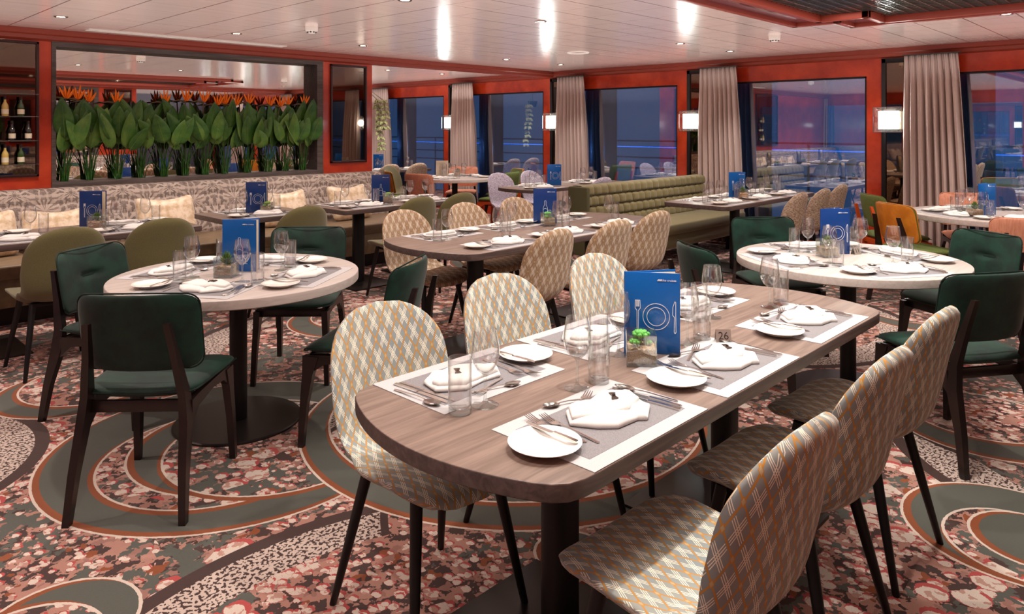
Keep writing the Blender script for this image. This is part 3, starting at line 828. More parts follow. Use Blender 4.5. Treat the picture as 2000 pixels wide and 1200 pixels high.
for i, xp in enumerate(XP):
    rnd = random.Random(40 + i)
    t = thing('bird_of_paradise_plant', 'bird of paradise plant in the niche, ' + posn[i], 'plant', (xp, YW + 0.065, 1.0), 0, 'bird of paradise plants in the wall niche')
    st = bmesh.new(); lf = bmesh.new(); ll = bmesh.new(); vn = bmesh.new()
    nl = 9
    for k in range(nl):
        side = (k - (nl - 1) / 2) / ((nl - 1) / 2)
        ang = side * 0.42 * (0.4 if (i == 0 and side < 0) or (i == NP - 1 and side > 0) else 1) + rnd.uniform(-0.08, 0.08)
        fy = rnd.uniform(-0.16, -0.02) if k % 2 else rnd.uniform(-0.32, -0.12)
        hgt = rnd.uniform(0.26, 0.38) + (0.13 if k % 3 == 1 else 0)
        base = V(side * 0.025, rnd.uniform(-0.02, 0.03), 0.0); top = V(math.sin(ang) * hgt * 0.75, fy * 0.35, hgt)
        mid = (base + top) / 2 + V(-side * 0.02, 0, 0.02)
        tube(st, [base, mid, top], [0.0055, 0.0045, 0.003], 6)
        dr = V(math.sin(ang * 1.1) + rnd.uniform(-0.2, 0.2), fy * 0.5, 1.0 + rnd.uniform(-0.1, .1))
        ln = rnd.uniform(0.26, 0.37); wd = rnd.uniform(0.12, 0.17)
        face = V(rnd.uniform(-0.5, 0.5), -1, rnd.uniform(0.0, 0.4))
        pts = blade(lf if k % 3 else ll, top, dr, ln, wd, rnd.uniform(0.0, 0.35), face)
        off = V(0, -0.004, 0); tube(vn, [p + off for p in pts[:-2]], 0.0012, 4)
    for k in range(12):  # short stems around the foot
        a = rnd.uniform(-1, 1); h = rnd.uniform(0.10, 0.24)
        tube(st, [(a * 0.03, rnd.uniform(-0.03, 0.03), 0), (a * 0.05, rnd.uniform(-0.04, .03), h * 0.6), (a * 0.085, rnd.uniform(-0.06, .03), h)], [0.005, 0.004, 0.002], 5)
    finish('stems', st, 'stem_green', t); o = finish('leaves', lf, 'leaf_green', t, sharp=60); add_thick(o)
    o = finish('young_leaves', ll, 'leaf_light', t, sharp=60); add_thick(o)
    finish('leaf_ribs', vn, 'leaf_vein', t)
    if i not in (3,):
        for q in range(2 if i in (0, 6, 7, 9) else 1):
            fx = (-0.02 if q == 0 else 0.10) + rnd.uniform(-0.02, 0.02); fz = 0.735 + rnd.uniform(-0.01, 0.035)
            fb = bmesh.new(); tube(fb, [(0, 0, 0.05), (fx * 0.5, -0.02, 0.4), (fx, -0.03, fz), (fx + 0.02, -0.03, fz + 0.01)], [0.005, 0.0045, 0.006, 0.012], 6)
            tube(fb, [(fx, -0.03, fz), (fx - 0.07, -0.035, fz + 0.01), (fx - 0.15, -0.04, fz - 0.01)], [0.012, 0.009, 0.001], 7)
            f_ = finish('flower_stalk', fb, 'bract', t)
            pb = bmesh.new()
            for e in range(4):
                blade(pb, (fx + 0.004 * e, -0.035 - 0.004 * e, fz), (0.42 * (e - 1.4) * 0.85 + rnd.uniform(-.1, .1), -0.1, 1), rnd.uniform(0.11, 0.15), 0.024, -0.1, (0.3, -1, 0), 6)
            o = finish('petals', pb, 'flower_orange', t, sharp=70); add_thick(o, 0.003)

# hanging variegated plant near the far curtain
t = thing('trailing_plant', 'variegated trailing plant hanging by the far curtain', 'plant', (6.80, 9.86, 2.02))
st = bmesh.new(); lf = bmesh.new(); rnd = random.Random(3)
for s_ in range(5):
    q_ = rnd.uniform(0.12, 0.34); x, y, z = q_ * 0.69, -q_ * 0.72, 0.0; pts = [(-0.12, 0, 0.0), (x * 0.5 - 0.05, y * 0.5, 0.05)]
    for k in range(10 if s_ < 2 else 6):
        z -= 0.085; x += rnd.uniform(-0.015, 0.03); y += rnd.uniform(-0.01, 0.01); pts.append((x, y, z))
        for e in (-1, 1):
            blade(lf, (x, y, z), (e * 0.8 + rnd.uniform(-.3, .3), rnd.uniform(-0.7, 0.2), -0.5), 0.10, 0.055, 0.3, (0.2, -1, 0.5), 5)
    tube(st, pts, 0.003, 5)
finish('vines', st, 'stem_green', t); o = finish('leaves', lf, 'ivy_leaf', t, sharp=70); add_thick(o)
bm = bmesh.new(); tube(bm, [(-0.12, 0, 0.0), (-0.12, 0, H - 2.02)], 0.004, 6); lathe(bm, [(0, -0.12), (0.07, -0.12), (0.10, 0.0), (0.09, 0.0), (0, -0.05)], 18); xform(bm, Matrix.Translation((-0.12, 0, 0)), [v for v in bm.verts if v.co.z <= 0.001 and abs(v.co.x) < 0.1001 and not (abs(v.co.x + 0.12) < 0.006)])
finish('hanging_pot', bm, 'plinth_black', t)

# ------------------------------------------------------------------ tufted booth
bt = thing('booth_bench', 'olive booth bench with button tufted back reaching the window wall', 'bench', (0, 0, 0))
bx0, bx1 = 5.93, 8.42
boxobj('end_panel', bx0 - 0.06, bx0, 4.60, 4.86, 0.16, 0.875, 'booth_dark', bt, 0.02)
boxobj('back_shell', bx0, bx1, 4.74, 4.86, 0.16, 0.88, 'booth_dark', bt, 0.02)
bm = bmesh.new(); nx, nz = 132, 32; W_ = bx1 - bx0; rows = []
for j in range(nz + 1):
    f = j / nz; z = 0.44 + f * 0.44; row = []
    for i in range(nx + 1):
        x = bx0 + W_ * i / nx; q = f * 4.0; kk = int(min(3.999, q)); u = (x - bx0) / 0.124 + (0.5 if kk % 2 else 0)
        fx = abs((u % 1) - 0.5) * 2; fz = abs((q % 1) - 0.5) * 2
        if j == nz: fz = 1
        d = (1 - fx ** 4) ** 0.5 * (1 - fz ** 4) ** 0.5
        row.append((x, 4.70 + (f - 0.5) * 0.05 - 0.045 * d, z))
    rows.append(row)
rows.append([(p[0], 4.80, p[2] + 0.004) for p in rows[-1]])
loft(bm, rows, cap=False, closed=False); finish('tufted_back', bm, 'booth_fabric', bt, sharp=80)
bm = bmesh.new()
for j in range(1, 4):
    for i in range(int(W_ / 0.124)):
        x = bx0 + 0.124 * (i + (0.5 if j % 2 else 1.0))
        if x > bx1 - 0.02: continue
        b2 = bmesh.ops.create_uvsphere(bm, u_segments=8, v_segments=5, radius=0.008)
        xform(bm, Matrix.Translation((x, 4.688 + (j / 4 - 0.5) * 0.05, 0.44 + j * 0.11)), b2['verts'])
o = finish('buttons', bm, 'booth_dark', bt)
o['kind'] = 'stuff'
bm = bmesh.new(); box(bm, bx0, bx1, 4.12, 4.74, 0.34, 0.455, 0.02, 3); finish('seat', bm, 'booth_fabric', bt)
boxobj('seat_base', bx0, bx1, 4.16, 4.80, 0.19, 0.35, 'booth_fabric', bt, 0.006)
for x in (bx0 + 0.25, bx1 - 0.2):
    for y in (4.25, 4.70):
        bm = bmesh.new(); box(bm, x - 0.025, x + 0.025, y - 0.025, y + 0.025, 0.0, 0.20, 0.003); finish('leg', bm, 'black_metal', bt)

# ------------------------------------------------------------------ chairs
def lerp(a, b, f): return a + (b - a) * f
def spline(pts, n):
    out = []; m = len(pts) - 1
    for k in range(n + 1):
        q = k / n * m; i = min(int(q), m - 1); f = q - i
        p0, p1, p2, p3 = [Vector(pts[max(0, min(m, j))]) for j in (i - 1, i, i + 1, i + 2)]
        out.append(0.5 * ((2 * p1) + (p2 - p0) * f + (2 * p0 - 5 * p1 + 4 * p2 - p3) * f * f + (3 * p1 - p0 - 3 * p2 + p3) * f ** 3))
    return out
def shell_chair(name, label, mat, legs='black_metal', group=None):
    """upholstered one-piece shell on four splayed tapered legs; faces +y, origin on the floor under the seat"""
    t = thing(name, label, 'chair', group=group)
    prof = spline([(0.240, 0.425), (0.222, 0.460), (0.12, 0.476), (-0.02, 0.466), (-0.14, 0.468), (-0.205, 0.512), (-0.235, 0.60), (-0.262, 0.725), (-0.290, 0.835), (-0.306, 0.902)], 34)
    ns = len(prof); sl = [0.0]
    for a, b in zip(prof, prof[1:]): sl.append(sl[-1] + (b - a).length)
    tot = sl[-1]
    bm = bmesh.new(); uvl = bm.loops.layers.uv.new('UVMap'); nt = 18; T, B, UV, UVB = {}, {}, {}, {}
    def halfw(s):
        f = s / tot
        base = 0.232 - 0.012 * math.sin(PI * min(1, max(0, (f - 0.35) / 0.3))) if f < 0.65 else 0.232 - 0.022 * ((f - 0.65) / 0.35) ** 1.6
        e0 = min(1, s / 0.16); e1 = min(1, (tot - s) / 0.20)
        return base * max(0.0, (1 - (1 - e0) ** 2.6)) ** (1 / 2.6) * max(0.0, (1 - (1 - e1) ** 2.3)) ** (1 / 2.3)
    for i in range(ns):
        a = prof[max(0, i - 1)]; b = prof[min(ns - 1, i + 1)]; tg = (b - a).normalized(); nrm = Vector((tg.y, -tg.x)).normalized()  # towards the sitter/up
        if nrm.y < 0 and i < ns // 2: nrm = -nrm
        if i >= ns // 2 and nrm.x < 0: nrm = -nrm
        hw = halfw(sl[i]); f = sl[i] / tot
        endk = min(1, min(sl[i], tot - sl[i]) / 0.045 + 0.02)
        for j in range(nt + 1):
            q = math.sin((j / nt * 2 - 1) * PI / 2); x = q * max(hw, 0.001)
            cup = (0.022 if f < 0.42 else 0.05) * (abs(x) / 0.232) ** 2.4
            p = prof[i] + nrm * cup
            th = 0.030 * max(0, (1 - abs(q) ** 5)) ** 0.5 * max(0.0, 1 - (1 - endk) ** 2) ** 0.5
            if f < 0.40: th *= 1.25
            up = p + nrm * th * 0.35; dn = p - nrm * th * 1.15
            T[i, j] = bm.verts.new((x, up.x, up.y)); B[i, j] = bm.verts.new((x, dn.x, dn.y)); UV[i, j] = (x, sl[i])
    for S_, U_ in ((T, UV), (B, UVB)):          # pattern laid out by distance over the padding
        for i in range(ns):
            mid = nt // 2; U_[i, mid] = (0.0, sl[i])
            for sg in (1, -1):
                acc = 0.0; j = mid
                while 0 <= j + sg <= nt:
                    acc += (S_[i, j + sg].co - S_[i, j].co).length; j += sg; U_[i, j] = (sg * acc, sl[i])
    def face(vs, keys, U_):
        try: f = bm.faces.new(vs)
        except ValueError: return
        for lp, k in zip(f.loops, keys): lp[uvl].uv = U_[k]
    for i in range(ns - 1):
        for j in range(nt):
            k = ((i, j), (i + 1, j), (i + 1, j + 1), (i, j + 1))
            face([T[q] for q in k], k, UV); kr = k[::-1]; face([B[q] for q in kr], kr, UVB)
    bmesh.ops.remove_doubles(bm, verts=bm.verts, dist=0.0006)
    o = finish('seat_shell', bm, mat, t, sharp=75)
    bm = bmesh.new(); box(bm, -0.15, 0.15, -0.14, 0.13, 0.415, 0.437, 0.004); finish('seat_frame', bm, legs, t)
    for sx in (-1, 1):
        for sy in (-1, 1):
            bm = bmesh.new(); top = V(sx * 0.150, 0.125 if sy > 0 else -0.125, 0.437); bot = V(sx * 0.215, 0.20 if sy > 0 else -0.225, 0.0)
            rings = [circ(*(bot + (top - bot) * f), r_, 14) for f, r_ in ((0, 0.0105), (0.01, 0.0115), (0.55, 0.0165), (1.0, 0.019))]
            loft(bm, rings); finish('leg', bm, legs, t)
    return t

def dining_chair(name, label, fabric, back_out, wood_='dark_leg', slot=True, group=None):
    """wood frame chair: padded seat, curved padded back on two outside posts; faces +y"""
    t = thing(name, label, 'chair', group=group)
    bm = bmesh.new()
    pillow(bm, 0.47, 0.46, 0.065, 16, 16, 6, z=0.462, fz=lambda x, y: 0.010 * (abs(x) / 0.23) ** 2 - 0.012 * max(0, (y - 0.12) / 0.11) ** 2)
    for v in bm.verts:
        v.co.x *= 1.0 + 0.05 * v.co.y / 0.23
    finish('seat', bm, fabric, t, sharp=75)
    bm = bmesh.new(); pts = [(x * 0.995 * (1 + 0.05 * y / 0.23), y * 0.995, 0.459 + 0.010 * (abs(x) / 0.23) ** 2 - 0.012 * max(0, (y - 0.12) / 0.11) ** 2) for x, y in roundrect(0.232, 0.228, 0.05, 6)]
    tube(bm, pts + [pts[0]], 0.0035, 6, cap=False); finish('piping', bm, 'velvet_seam' if fabric == 'velvet' else fabric, t.children[0])
    # backrest: bent around the sitter
    def bend(bm_, zoff):
        for v in bm_.verts:
            x, y, z = v.co   # pad lies in xy, thickness z
            v.co = Vector((x, -0.245 + z + 0.9 * x * x * 1.2 - (y) * 0.20, 0.70 + y))
    bm = bmesh.new()
    pillow(bm, 0.475, 0.31, 0.048, 22, 40, 6.5)
    if slot:
        for v in bm.verts:
            if v.co.z > 0 and abs(v.co.x) < 0.075: v.co.z -= 0.021 * math.exp(-((v.co.y - 0.01) / 0.017) ** 2) * max(0, 1 - (abs(v.co.x) / 0.075) ** 4)
    bend(bm, 0); back = finish('backrest', bm, fabric, t, sharp=75)
    if back_out != fabric:
        bm = bmesh.new(); pillow(bm, 0.48, 0.315, 0.02, 18, 14, 6.5)
        for v in bm.verts: v.co.z -= 0.021
        bend(bm, 0); finish('back_cover', bm, back_out, back, sharp=75)
    bm = bmesh.new(); rr = roundrect(0.236, 0.154, 0.05, 6)
    for i, (x, y) in enumerate(rr): rr[i] = (x, -0.245 + 1.08 * x * x - y * 0.20, 0.70 + y)
    tube(bm, rr + [rr[0]], 0.0035, 6, cap=False); finish('piping', bm, 'velvet_seam' if fabric == 'velvet' else back_out, back)
    if slot:
        bm = bmesh.new(); pillow(bm, 0.115, 0.024, 0.008, 8, 6, 5)
        for v in bm.verts: v.co.z += 0.006; v.co.y += 0.01
        bend(bm, 0); finish('slot', bm, 'velvet_seam', back)
    for sx in (-1, 1):
        bm = bmesh.new()
        path = [(0.215, -0.315, 0.0, 0.013, 0.015), (0.205, -0.285, 0.18, 0.015, 0.020), (0.195, -0.238, 0.36, 0.016, 0.030), (0.185, -0.232, 0.46, 0.015, 0.026), (0.165, -0.268, 0.62, 0.013, 0.017), (0.150, -0.305, 0.755, 0.012, 0.012)]
        loft(bm, [rect(sx * x, y, z, hx, hy) for x, y, z, hx, hy in path]); finish('rear_leg', bm, wood_, t, sharp=30)
        bm = bmesh.new()
        path = [(0.212, 0.235, 0.0, 0.013, 0.013), (0.205, 0.222, 0.20, 0.015, 0.018), (0.198, 0.205, 0.34, 0.017, 0.026), (0.195, 0.190, 0.425, 0.018, 0.040)]
        loft(bm, [rect(sx * x, y, z, hx, hy) for x, y, z, hx, hy in path]); finish('front_leg', bm, wood_, t, sharp=30)
        bm = bmesh.new(); q = [(-0.215, 0.33, 0.43), (-0.15, 0.385, 0.435), (0.0, 0.402, 0.437), (0.12, 0.392, 0.435), (0.20, 0.34, 0.43)]
        loft(bm, [[(sx * 0.183, y, a), (sx * 0.209, y, a), (sx * 0.209, y, b), (sx * 0.183, y, b)] for y, a, b in q]); finish('side_rail', bm, wood_, t, sharp=30)
    bm = bmesh.new(); box(bm, -0.19, 0.19, 0.185, 0.205, 0.39, 0.435, 0.002); box(bm, -0.185, 0.185, -0.225, -0.205, 0.39, 0.435, 0.002); finish('cross_rail', bm, wood_, t)
    return t

P_lat = Proto(shell_chair('shell_chair', 'x', 'lattice_fabric'))
P_latw = Proto(shell_chair('shell_chair', 'x', 'lattice_fabric_warm_lit'))
P_olv = Proto(shell_chair('shell_chair', 'x', 'olive_fabric'))
P_bge = Proto(shell_chair('shell_chair', 'x', 'beige_weave'))
P_lav = Proto(shell_chair('shell_chair', 'x', 'lavender_weave'))
P_grn = Proto(dining_chair('dining_chair', 'x', 'velvet', 'velvet'))
P_och = Proto(dining_chair('dining_chair', 'x', 'green_stripe', 'ochre_leather', slot=False))
P_gst = Proto(dining_chair('dining_chair', 'x', 'green_stripe', 'green_stripe', 'orange_wood', slot=False))
P_sal = Proto(dining_chair('dining_chair', 'x', 'salmon_fabric', 'salmon_fabric', slot=False))

D = math.radians
GA = 'lattice patterned chairs at the front brown table'
# x, y, facing angle (0 faces +y)
P_lat.put((1.45, 1.75, 0), D(178), 'lattice patterned shell chair nearest the camera left of the front brown table', GA)
P_lat.put((2.06, 1.80, 0), D(178), 'lattice patterned shell chair, middle of the left row at the front brown table', GA)
P_lat.put((2.71, 1.81, 0), D(178), 'lattice patterned shell chair at the far left seat behind the upright blue menu', GA)
P_lat.put((1.50, 0.89, 0), D(-2), 'sunlit lattice shell chair in the bottom right foreground, seat in full view', GA)
P_lat.put((2.13, 0.915, 0), D(-2), 'lattice shell chair between two others on the right of the front table', GA)
P_lat.put((2.74, 0.935, 0), D(-3), 'lattice shell chair at the far right of the front table by the green velvet chair', GA)
GB = 'lattice patterned chairs at the middle brown table'
P_latw.put((3.22, 3.92, 0), D(182), 'warm-lit lattice shell chair at the near left seat of the middle brown table', GB)
P_latw.put((3.87, 3.97, 0), D(182), 'warm-lit lattice shell chair, centre of the left row at the middle brown table', GB)
P_latw.put((4.45, 3.985, 0), D(180), 'warm-lit lattice shell chair at the far left seat of the middle brown table', GB)
P_latw.put((3.24, 3.06, 0), D(2), 'warm-lit lattice shell chair seen from behind, nearest on the right of the middle table', GB)
P_latw.put((3.84, 3.05, 0), D(0), 'warm-lit lattice shell chair seen from behind, second on the right of the middle table', GB)
P_latw.put((4.47, 3.14, 0), D(-2), 'warm-lit lattice shell chair in front of the tufted booth seat', GB)
GO = 'olive shell chairs facing the wall bench'
for x, y, r, lab in ((1.27, 5.22, 2, 'large olive shell chair at the left end, nearest the frame edge'), (1.85, 5.25, -2, 'olive shell chair behind the green velvet chair, second from the left'),
                     (2.87, 5.25, 3, 'olive shell chair at the middle wall table beside the tall blue menu'), (3.94, 5.19, 0, 'olive shell chair at the right wall table behind the warm-lit lattice chair'),
                     (4.45, 5.22, 0, 'olive shell chair at the right end of the right wall table')):
    P_olv.put((x, y, 0), D(r), lab, GO)
# round tables
CL = (1.685, 3.57); CR = (4.31, 1.49); CH = (7.16, 8.10); CK = (7.36, 1.34)
def around(c, deg, r):
    a = D(deg); return (c[0] + r * math.cos(a), c[1] + r * math.sin(a), 0), a + PI / 2
def seat_chair(proto, c, deg, r, label, group, twist=0):
    loc, rz = around(c, deg, r); return proto.put(loc, rz + D(twist), label, group)
GG = 'green velvet chairs at the round tables'
seat_chair(P_grn, CL, 218, 0.66, 'dark green velvet chair with its back to the camera, left foreground', GG, 8)
seat_chair(P_grn, CL, 122, 0.66, 'dark green velvet chair left of the left round table, between olive chair and table', GG)
seat_chair(P_grn, CL, 36, 0.74, 'dark green velvet chair on the far right side of the left round table', GG, 10)
seat_chair(P_grn, CL, 302, 0.70, 'dark green velvet chair seen from its side next to the warm-lit lattice chair', GG)
seat_chair(P_grn, CR, 236, 0.72, 'dark green velvet chair at the right edge, backing onto the camera', GG)
seat_chair(P_grn, CR, 146, 0.72, 'dark green velvet chair left of the right round table behind the wine glass', GG)
seat_chair(P_grn, CR, 52, 0.80, 'dark green velvet chair behind the right round table near the booth', GG)
seat_chair(P_grn, CR, 330, 0.80, 'dark green velvet chair with slotted back right of the right round table', GG)
GC = 'mixed coloured chairs by the windows'
seat_chair(P_och, CK, 143, 0.72, 'ochre leather backed chair with green striped seat before the curtain', GC)
P_gst.put((7.50, 2.16, 0), D(-136), 'green striped chair with orange wooden legs by the red pillar', GC)
seat_chair(P_sal, CK, 200, 1.02, 'salmon chair cut by the right edge of the picture', GC)
seat_chair(P_sal, CK, 25, 0.66, 'salmon chair on the window side of the round window table', GC)
seat_chair(P_sal, CH, 196, 0.72, 'salmon chair showing its back at the far round table', GC)
seat_chair(P_och, CH, 150, 0.74, 'ochre chair at the far left of the far round table', GC)
P_olv.put(around(CH, 112, 0.85)[0], around(CH, 112, 0.85)[1], 'olive shell chair behind the ochre one at the far round table', GC)
seat_chair(P_sal, CH, 40, 0.74, 'salmon chair on the window side of the far round table', GC)
seat_chair(P_och, CH, 335, 0.78, 'ochre chair right of the far round table near the lavender chairs', GC)
P_gst.put(around(CH, 285, 0.75)[0], around(CH, 285, 0.75)[1], 'green striped chair half hidden behind the lavender shell chair', GC)
GW = 'woven fabric shell chairs'
P_bge.put((6.60, 2.99, 0), D(0), 'beige woven shell chair nearest, right of the tufted booth', GW)
P_bge.put((7.21, 3.01, 0), D(0), 'beige woven shell chair, middle of three beside the booth table', GW)
P_bge.put((7.88, 3.08, 0), D(0), 'beige woven shell chair closest to the window beside the booth table', GW)
P_bge.put((7.04, 9.80, 0), D(0), 'beige woven shell chair at the farthest table, left one', GW)
P_bge.put((7.60, 9.78, 0), D(0), 'beige woven shell chair at the farthest table, nearer the window', GW)
P_lav.put((6.66, 6.42, 0), D(176), 'lavender woven shell chair left of the dark table behind the booth', GW)
P_lav.put((7.32, 6.46, 0), D(180), 'lavender woven shell chair behind the blue menu of the dark table', GW)
P_lav.put((7.0, 5.52, 0), D(0), 'lavender woven shell chair under the near side of the dark table', GW)

# ------------------------------------------------------------------ tables
TZ = 0.75
def bow_outline(x0, x1, y0, y1, bowx, r=0.07, n=22):
    """rectangle with bowed short ends and softened corners"""
    pts = []; cy = (y0 + y1) / 2; hy = (y1 - y0) / 2; m = 40
    for k in range(n + 1):
        f = -1 + 2 * k / n; pts.append((x1 - bowx * f * f, cy + f * hy))
    for k in range(1, m): pts.append(((x1 - bowx) + ((x0 + bowx) - (x1 - bowx)) * k / m, y1))
    for k in range(n + 1):
        f = 1 - 2 * k / n; pts.append((x0 + bowx * f * f, cy + f * hy))
    for k in range(1, m): pts.append(((x0 + bowx) + ((x1 - bowx) - (x0 + bowx)) * k / m, y0))
    for _ in range(2):
        N_ = len(pts); pts = [tuple((pts[i - 1][c] + 2 * pts[i][c] + pts[(i + 1) % N_][c]) / 4 for c in (0, 1)) for i in range(N_)]
    return pts
def chaikin(p, n):
    for _ in range(n):
        q = []
        for i in range(len(p)):
            a, b = p[i], p[(i + 1) % len(p)]
            q += [(a[0] * .75 + b[0] * .25, a[1] * .75 + b[1] * .25), (a[0] * .25 + b[0] * .75, a[1] * .25 + b[1] * .75)]
        p = q
    return p
def ccw(p):
    s = sum(p[i - 1][0] * p[i][1] - p[i][0] * p[i - 1][1] for i in range(len(p)))
    return p if s > 0 else p[::-1]
def table_top(t, outline, top_mat, edge_mat, th=0.042):
    bm = bmesh.new(); slab(bm, ccw(outline), TZ - th, TZ, 0.004)
    o = finish('tabletop', bm, top_mat, t, sharp=40)
    o.data.materials.append(MATS[edge_mat])
    for p in o.data.polygons:
        if p.normal.z < 0.5: p.material_index = 1
    return o
def post(t, x, y, hx, hy, round_=False):
    bm = bmesh.new()
    if round_: loft(bm, [circ(x, y, z, hx, 24) for z in (0.012, TZ - 0.045)])
    else: slab(bm, ccw([(x + a, y + b) for a, b in roundrect(hx, hy, min(hx, hy) * 0.9, 6)]), 0.012, TZ - 0.043, 0.001)
    finish('post', bm, 'black_metal', t)
def base(t, x, y, hx, hy, round_=False):
    bm = bmesh.new()
    if round_: lathe(bm, [(0, 0), (hx, 0), (hx, 0.008), (hx - 0.006, 0.013), (0, 0.014)], 56); xform(bm, Matrix.Translation((x, y, 0)))
    else: box(bm, x - hx, x + hx, y - hy, y + hy, 0, 0.013, 0.003)
    finish('base_plate', bm, 'base_steel', t)
def rect_table(name, label, x0, x1, y0, y1, posts, bow=0.0, top='table_wood', edge='table_edge', rr=0.03):
    cx, cy = (x0 + x1) / 2, (y0 + y1) / 2
    t = thing(name, label, 'table', (cx, cy, 0))
    if bow: ol = bow_outline(x0 - cx, x1 - cx, y0 - cy, y1 - cy, bow)
    else: ol = roundrect((x1 - x0) / 2, (y1 - y0) / 2, rr)
    table_top(t, ol, top, edge)
    for px, py in posts:
        post(t, px - cx, py - cy, 0.060, 0.042); base(t, px - cx, py - cy, 0.24, 0.31)
    return t
def round_table(label, c, r, top='pale_wood'):
    t = thing('round_table', label, 'table', (c[0], c[1], 0))
    table_top(t, [(p[0], p[1]) for p in circ(0, 0, 0, r, 72)], top, top, 0.045)
    post(t, 0, 0, 0.043, 0.043, True); base(t, 0, 0, 0.31, 0.31, True); return t
rect_table('dining_table', 'large brown wood table with bowed ends in the foreground, number 26', 1.045, 3.29, 0.955, 1.755, ((1.61, 1.36), (2.60, 1.36)), 0.12)
rect_table('dining_table', 'brown bowed table in the middle of the room, behind the front one', 2.76, 5.14, 3.10, 4.00, ((3.33, 3.56), (4.60, 3.56)), 0.13)
round_table('white round table on the left with four green velvet chairs', CL, 0.60)
round_table('cream round table on the right with number 11', CR, 0.61)
round_table('cream round table far away beyond the partition', CH, 0.62)
round_table('cream round table by the window at the right edge', CK, 0.66)
rect_table('wall_table', 'dark wood wall table at the left edge before the bench', 0.55, 2.32, 5.50, 6.22, ((1.0, 5.9), (2.0, 5.9)))
rect_table('wall_table', 'small dark wood wall table in the middle of the bench', 2.58, 3.38, 5.63, 6.32, ((3.0, 5.98),))
rect_table('wall_table', 'dark wood wall table at the right end of the bench', 3.60, 5.05, 5.55, 6.26, ((3.98, 5.9), (4.7, 5.9)))
rect_table('dining_table', 'dark wood table standing behind the tufted booth', 6.26, 8.30, 5.74, 6.40, ((6.9, 6.12), (7.9, 6.12)), 0.10)
rect_table('dining_table', 'brown table with rounded corners in front of the tufted booth', 6.25, 8.38, 3.24, 3.96, ((7.1, 3.6),), 0.0, rr=0.09)
rect_table('dining_table', 'dark table at the far forward end of the room', 6.75, 8.4, 10.12, 10.8, ((7.6, 10.45),))

# ------------------------------------------------------------------ tableware
def grid_strip(bm, secs, thick=0.0016):
    """secs: list of (y, z, halfwidth); a flat strip along y with thickness"""
    top = [[(-h, y, z + thick), (0, y, z + thick + 0.0004), (h, y, z + thick)] for y, z, h in secs]
    rings = [[(-h, y, z), (h, y, z), (h, y, z + thick), (0, y, z + thick + 0.0008), (-h, y, z + thick)] for y, z, h in secs]
    loft(bm, rings)
def fork_proto(name, ln=0.195):
    bm = bmesh.new(); k = ln / 0.195
    grid_strip(bm, [(-0.098 * k, 0.001, 0.0030), (-0.094 * k, 0.001, 0.0045), (-0.05 * k, 0.0035, 0.0035), (0.0, 0.006, 0.0024), (0.028 * k, 0.0045, 0.0024), (0.038 * k, 0.003, 0.0075), (0.046 * k, 0.0022, 0.0115), (0.056 * k, 0.0022, 0.012)])
    for i in range(4):
        x = -0.0095 + i * 0.00633
        rings = [[(x - h, y * k, z), (x + h, y * k, z), (x + h, y * k, z + 0.0015), (x - h, y * k, z + 0.0015)] for y, z, h in ((0.055, 0.0022, 0.0022), (0.075, 0.004, 0.0017), (0.092, 0.0085, 0.0012), (0.0985, 0.0105, 0.0006))]
        loft(bm, rings)
    o = finish(name, bm, 'steel', sharp=50); tag(o, 'x', 'fork'); return Proto(o)
def knife_proto(name, ln=0.22):
    bm = bmesh.new(); k = ln / 0.22
    loft(bm, [[(-h, y * k, z), (h, y * k, z), (h, y * k, z + t), (-h, y * k, z + t)] for y, z, h, t in ((-0.11, 0.0, 0.003, 0.003), (-0.106, 0.0, 0.0055, 0.0045), (-0.06, 0, 0.0045, 0.0055), (-0.012, 0, 0.0042, 0.005))])
    loft(bm, [[(-a, y * k, 0.001), (b, y * k, 0.001), (b, y * k, 0.0022), (-a, y * k, 0.0026)] for y, a, b in ((-0.013, 0.0042, 0.004), (0.0, 0.0085, 0.0045), (0.06, 0.010, 0.0045), (0.09, 0.0085, 0.0045), (0.105, 0.004, 0.0045), (0.11, -0.003, 0.0045))])
    o = finish(name, bm, 'steel', sharp=40); tag(o, 'x', 'knife'); return Proto(o)
def spoon_proto(name, ln=0.19):
    bm = bmesh.new(); k = ln / 0.19
    grid_strip(bm, [(-0.095 * k, 0.001, 0.003), (-0.091 * k, 0.001, 0.0045), (-0.045 * k, 0.0035, 0.0034), (0.0, 0.0065, 0.0022), (0.03 * k, 0.0055, 0.0022), (0.036 * k, 0.004, 0.003)])
    rings = []; n = 10
    for i in range(n + 1):
        f = i / n; y = (0.033 + 0.062 * f) * k; h = 0.0195 * k * max(0.05, math.sin(PI * f ** 0.85)) ** 0.6
        dz = 0.0085 * math.sin(PI * f)
        rings.append([(h * c, y, 0.0085 - dz * (1 - c * c) ** 0.7 * 1.0 - (0.003 * (1 - f))) for c in (-1, -0.75, -0.4, 0, 0.4, 0.75, 1)])
    loft(bm, rings, cap=False, closed=False)
    bmesh.ops.solidify(bm, geom=[f for f in bm.faces if len(f.verts) == 4 and min(v.co.y for v in f.verts) > 0.0325 * k], thickness=0.0009)
    o = finish(name, bm, 'steel', sharp=60); tag(o, 'x', 'spoon'); return Proto(o)
PF = fork_proto('dinner_fork'); PDF = fork_proto('dessert_fork', 0.155)
PK = knife_proto('dinner_knife'); PBK = knife_proto('butter_knife', 0.165)
PS = spoon_proto('soup_spoon'); PDS = spoon_proto('dessert_spoon', 0.16)
def plate_proto():
    bm = bmesh.new(); lathe(bm, [(0, 0.004), (0.045, 0.004), (0.046, 0.0), (0.05, 0.0), (0.052, 0.005), (0.078, 0.0125), (0.0865, 0.0165), (0.087, 0.018), (0.0855, 0.0188), (0.076, 0.0148), (0.054, 0.0085), (0.05, 0.0075), (0, 0.0072)], 48)
    o = finish('side_plate', bm, 'porcelain', sharp=60); tag(o, 'x', 'plate'); return Proto(o)
PP = plate_proto()
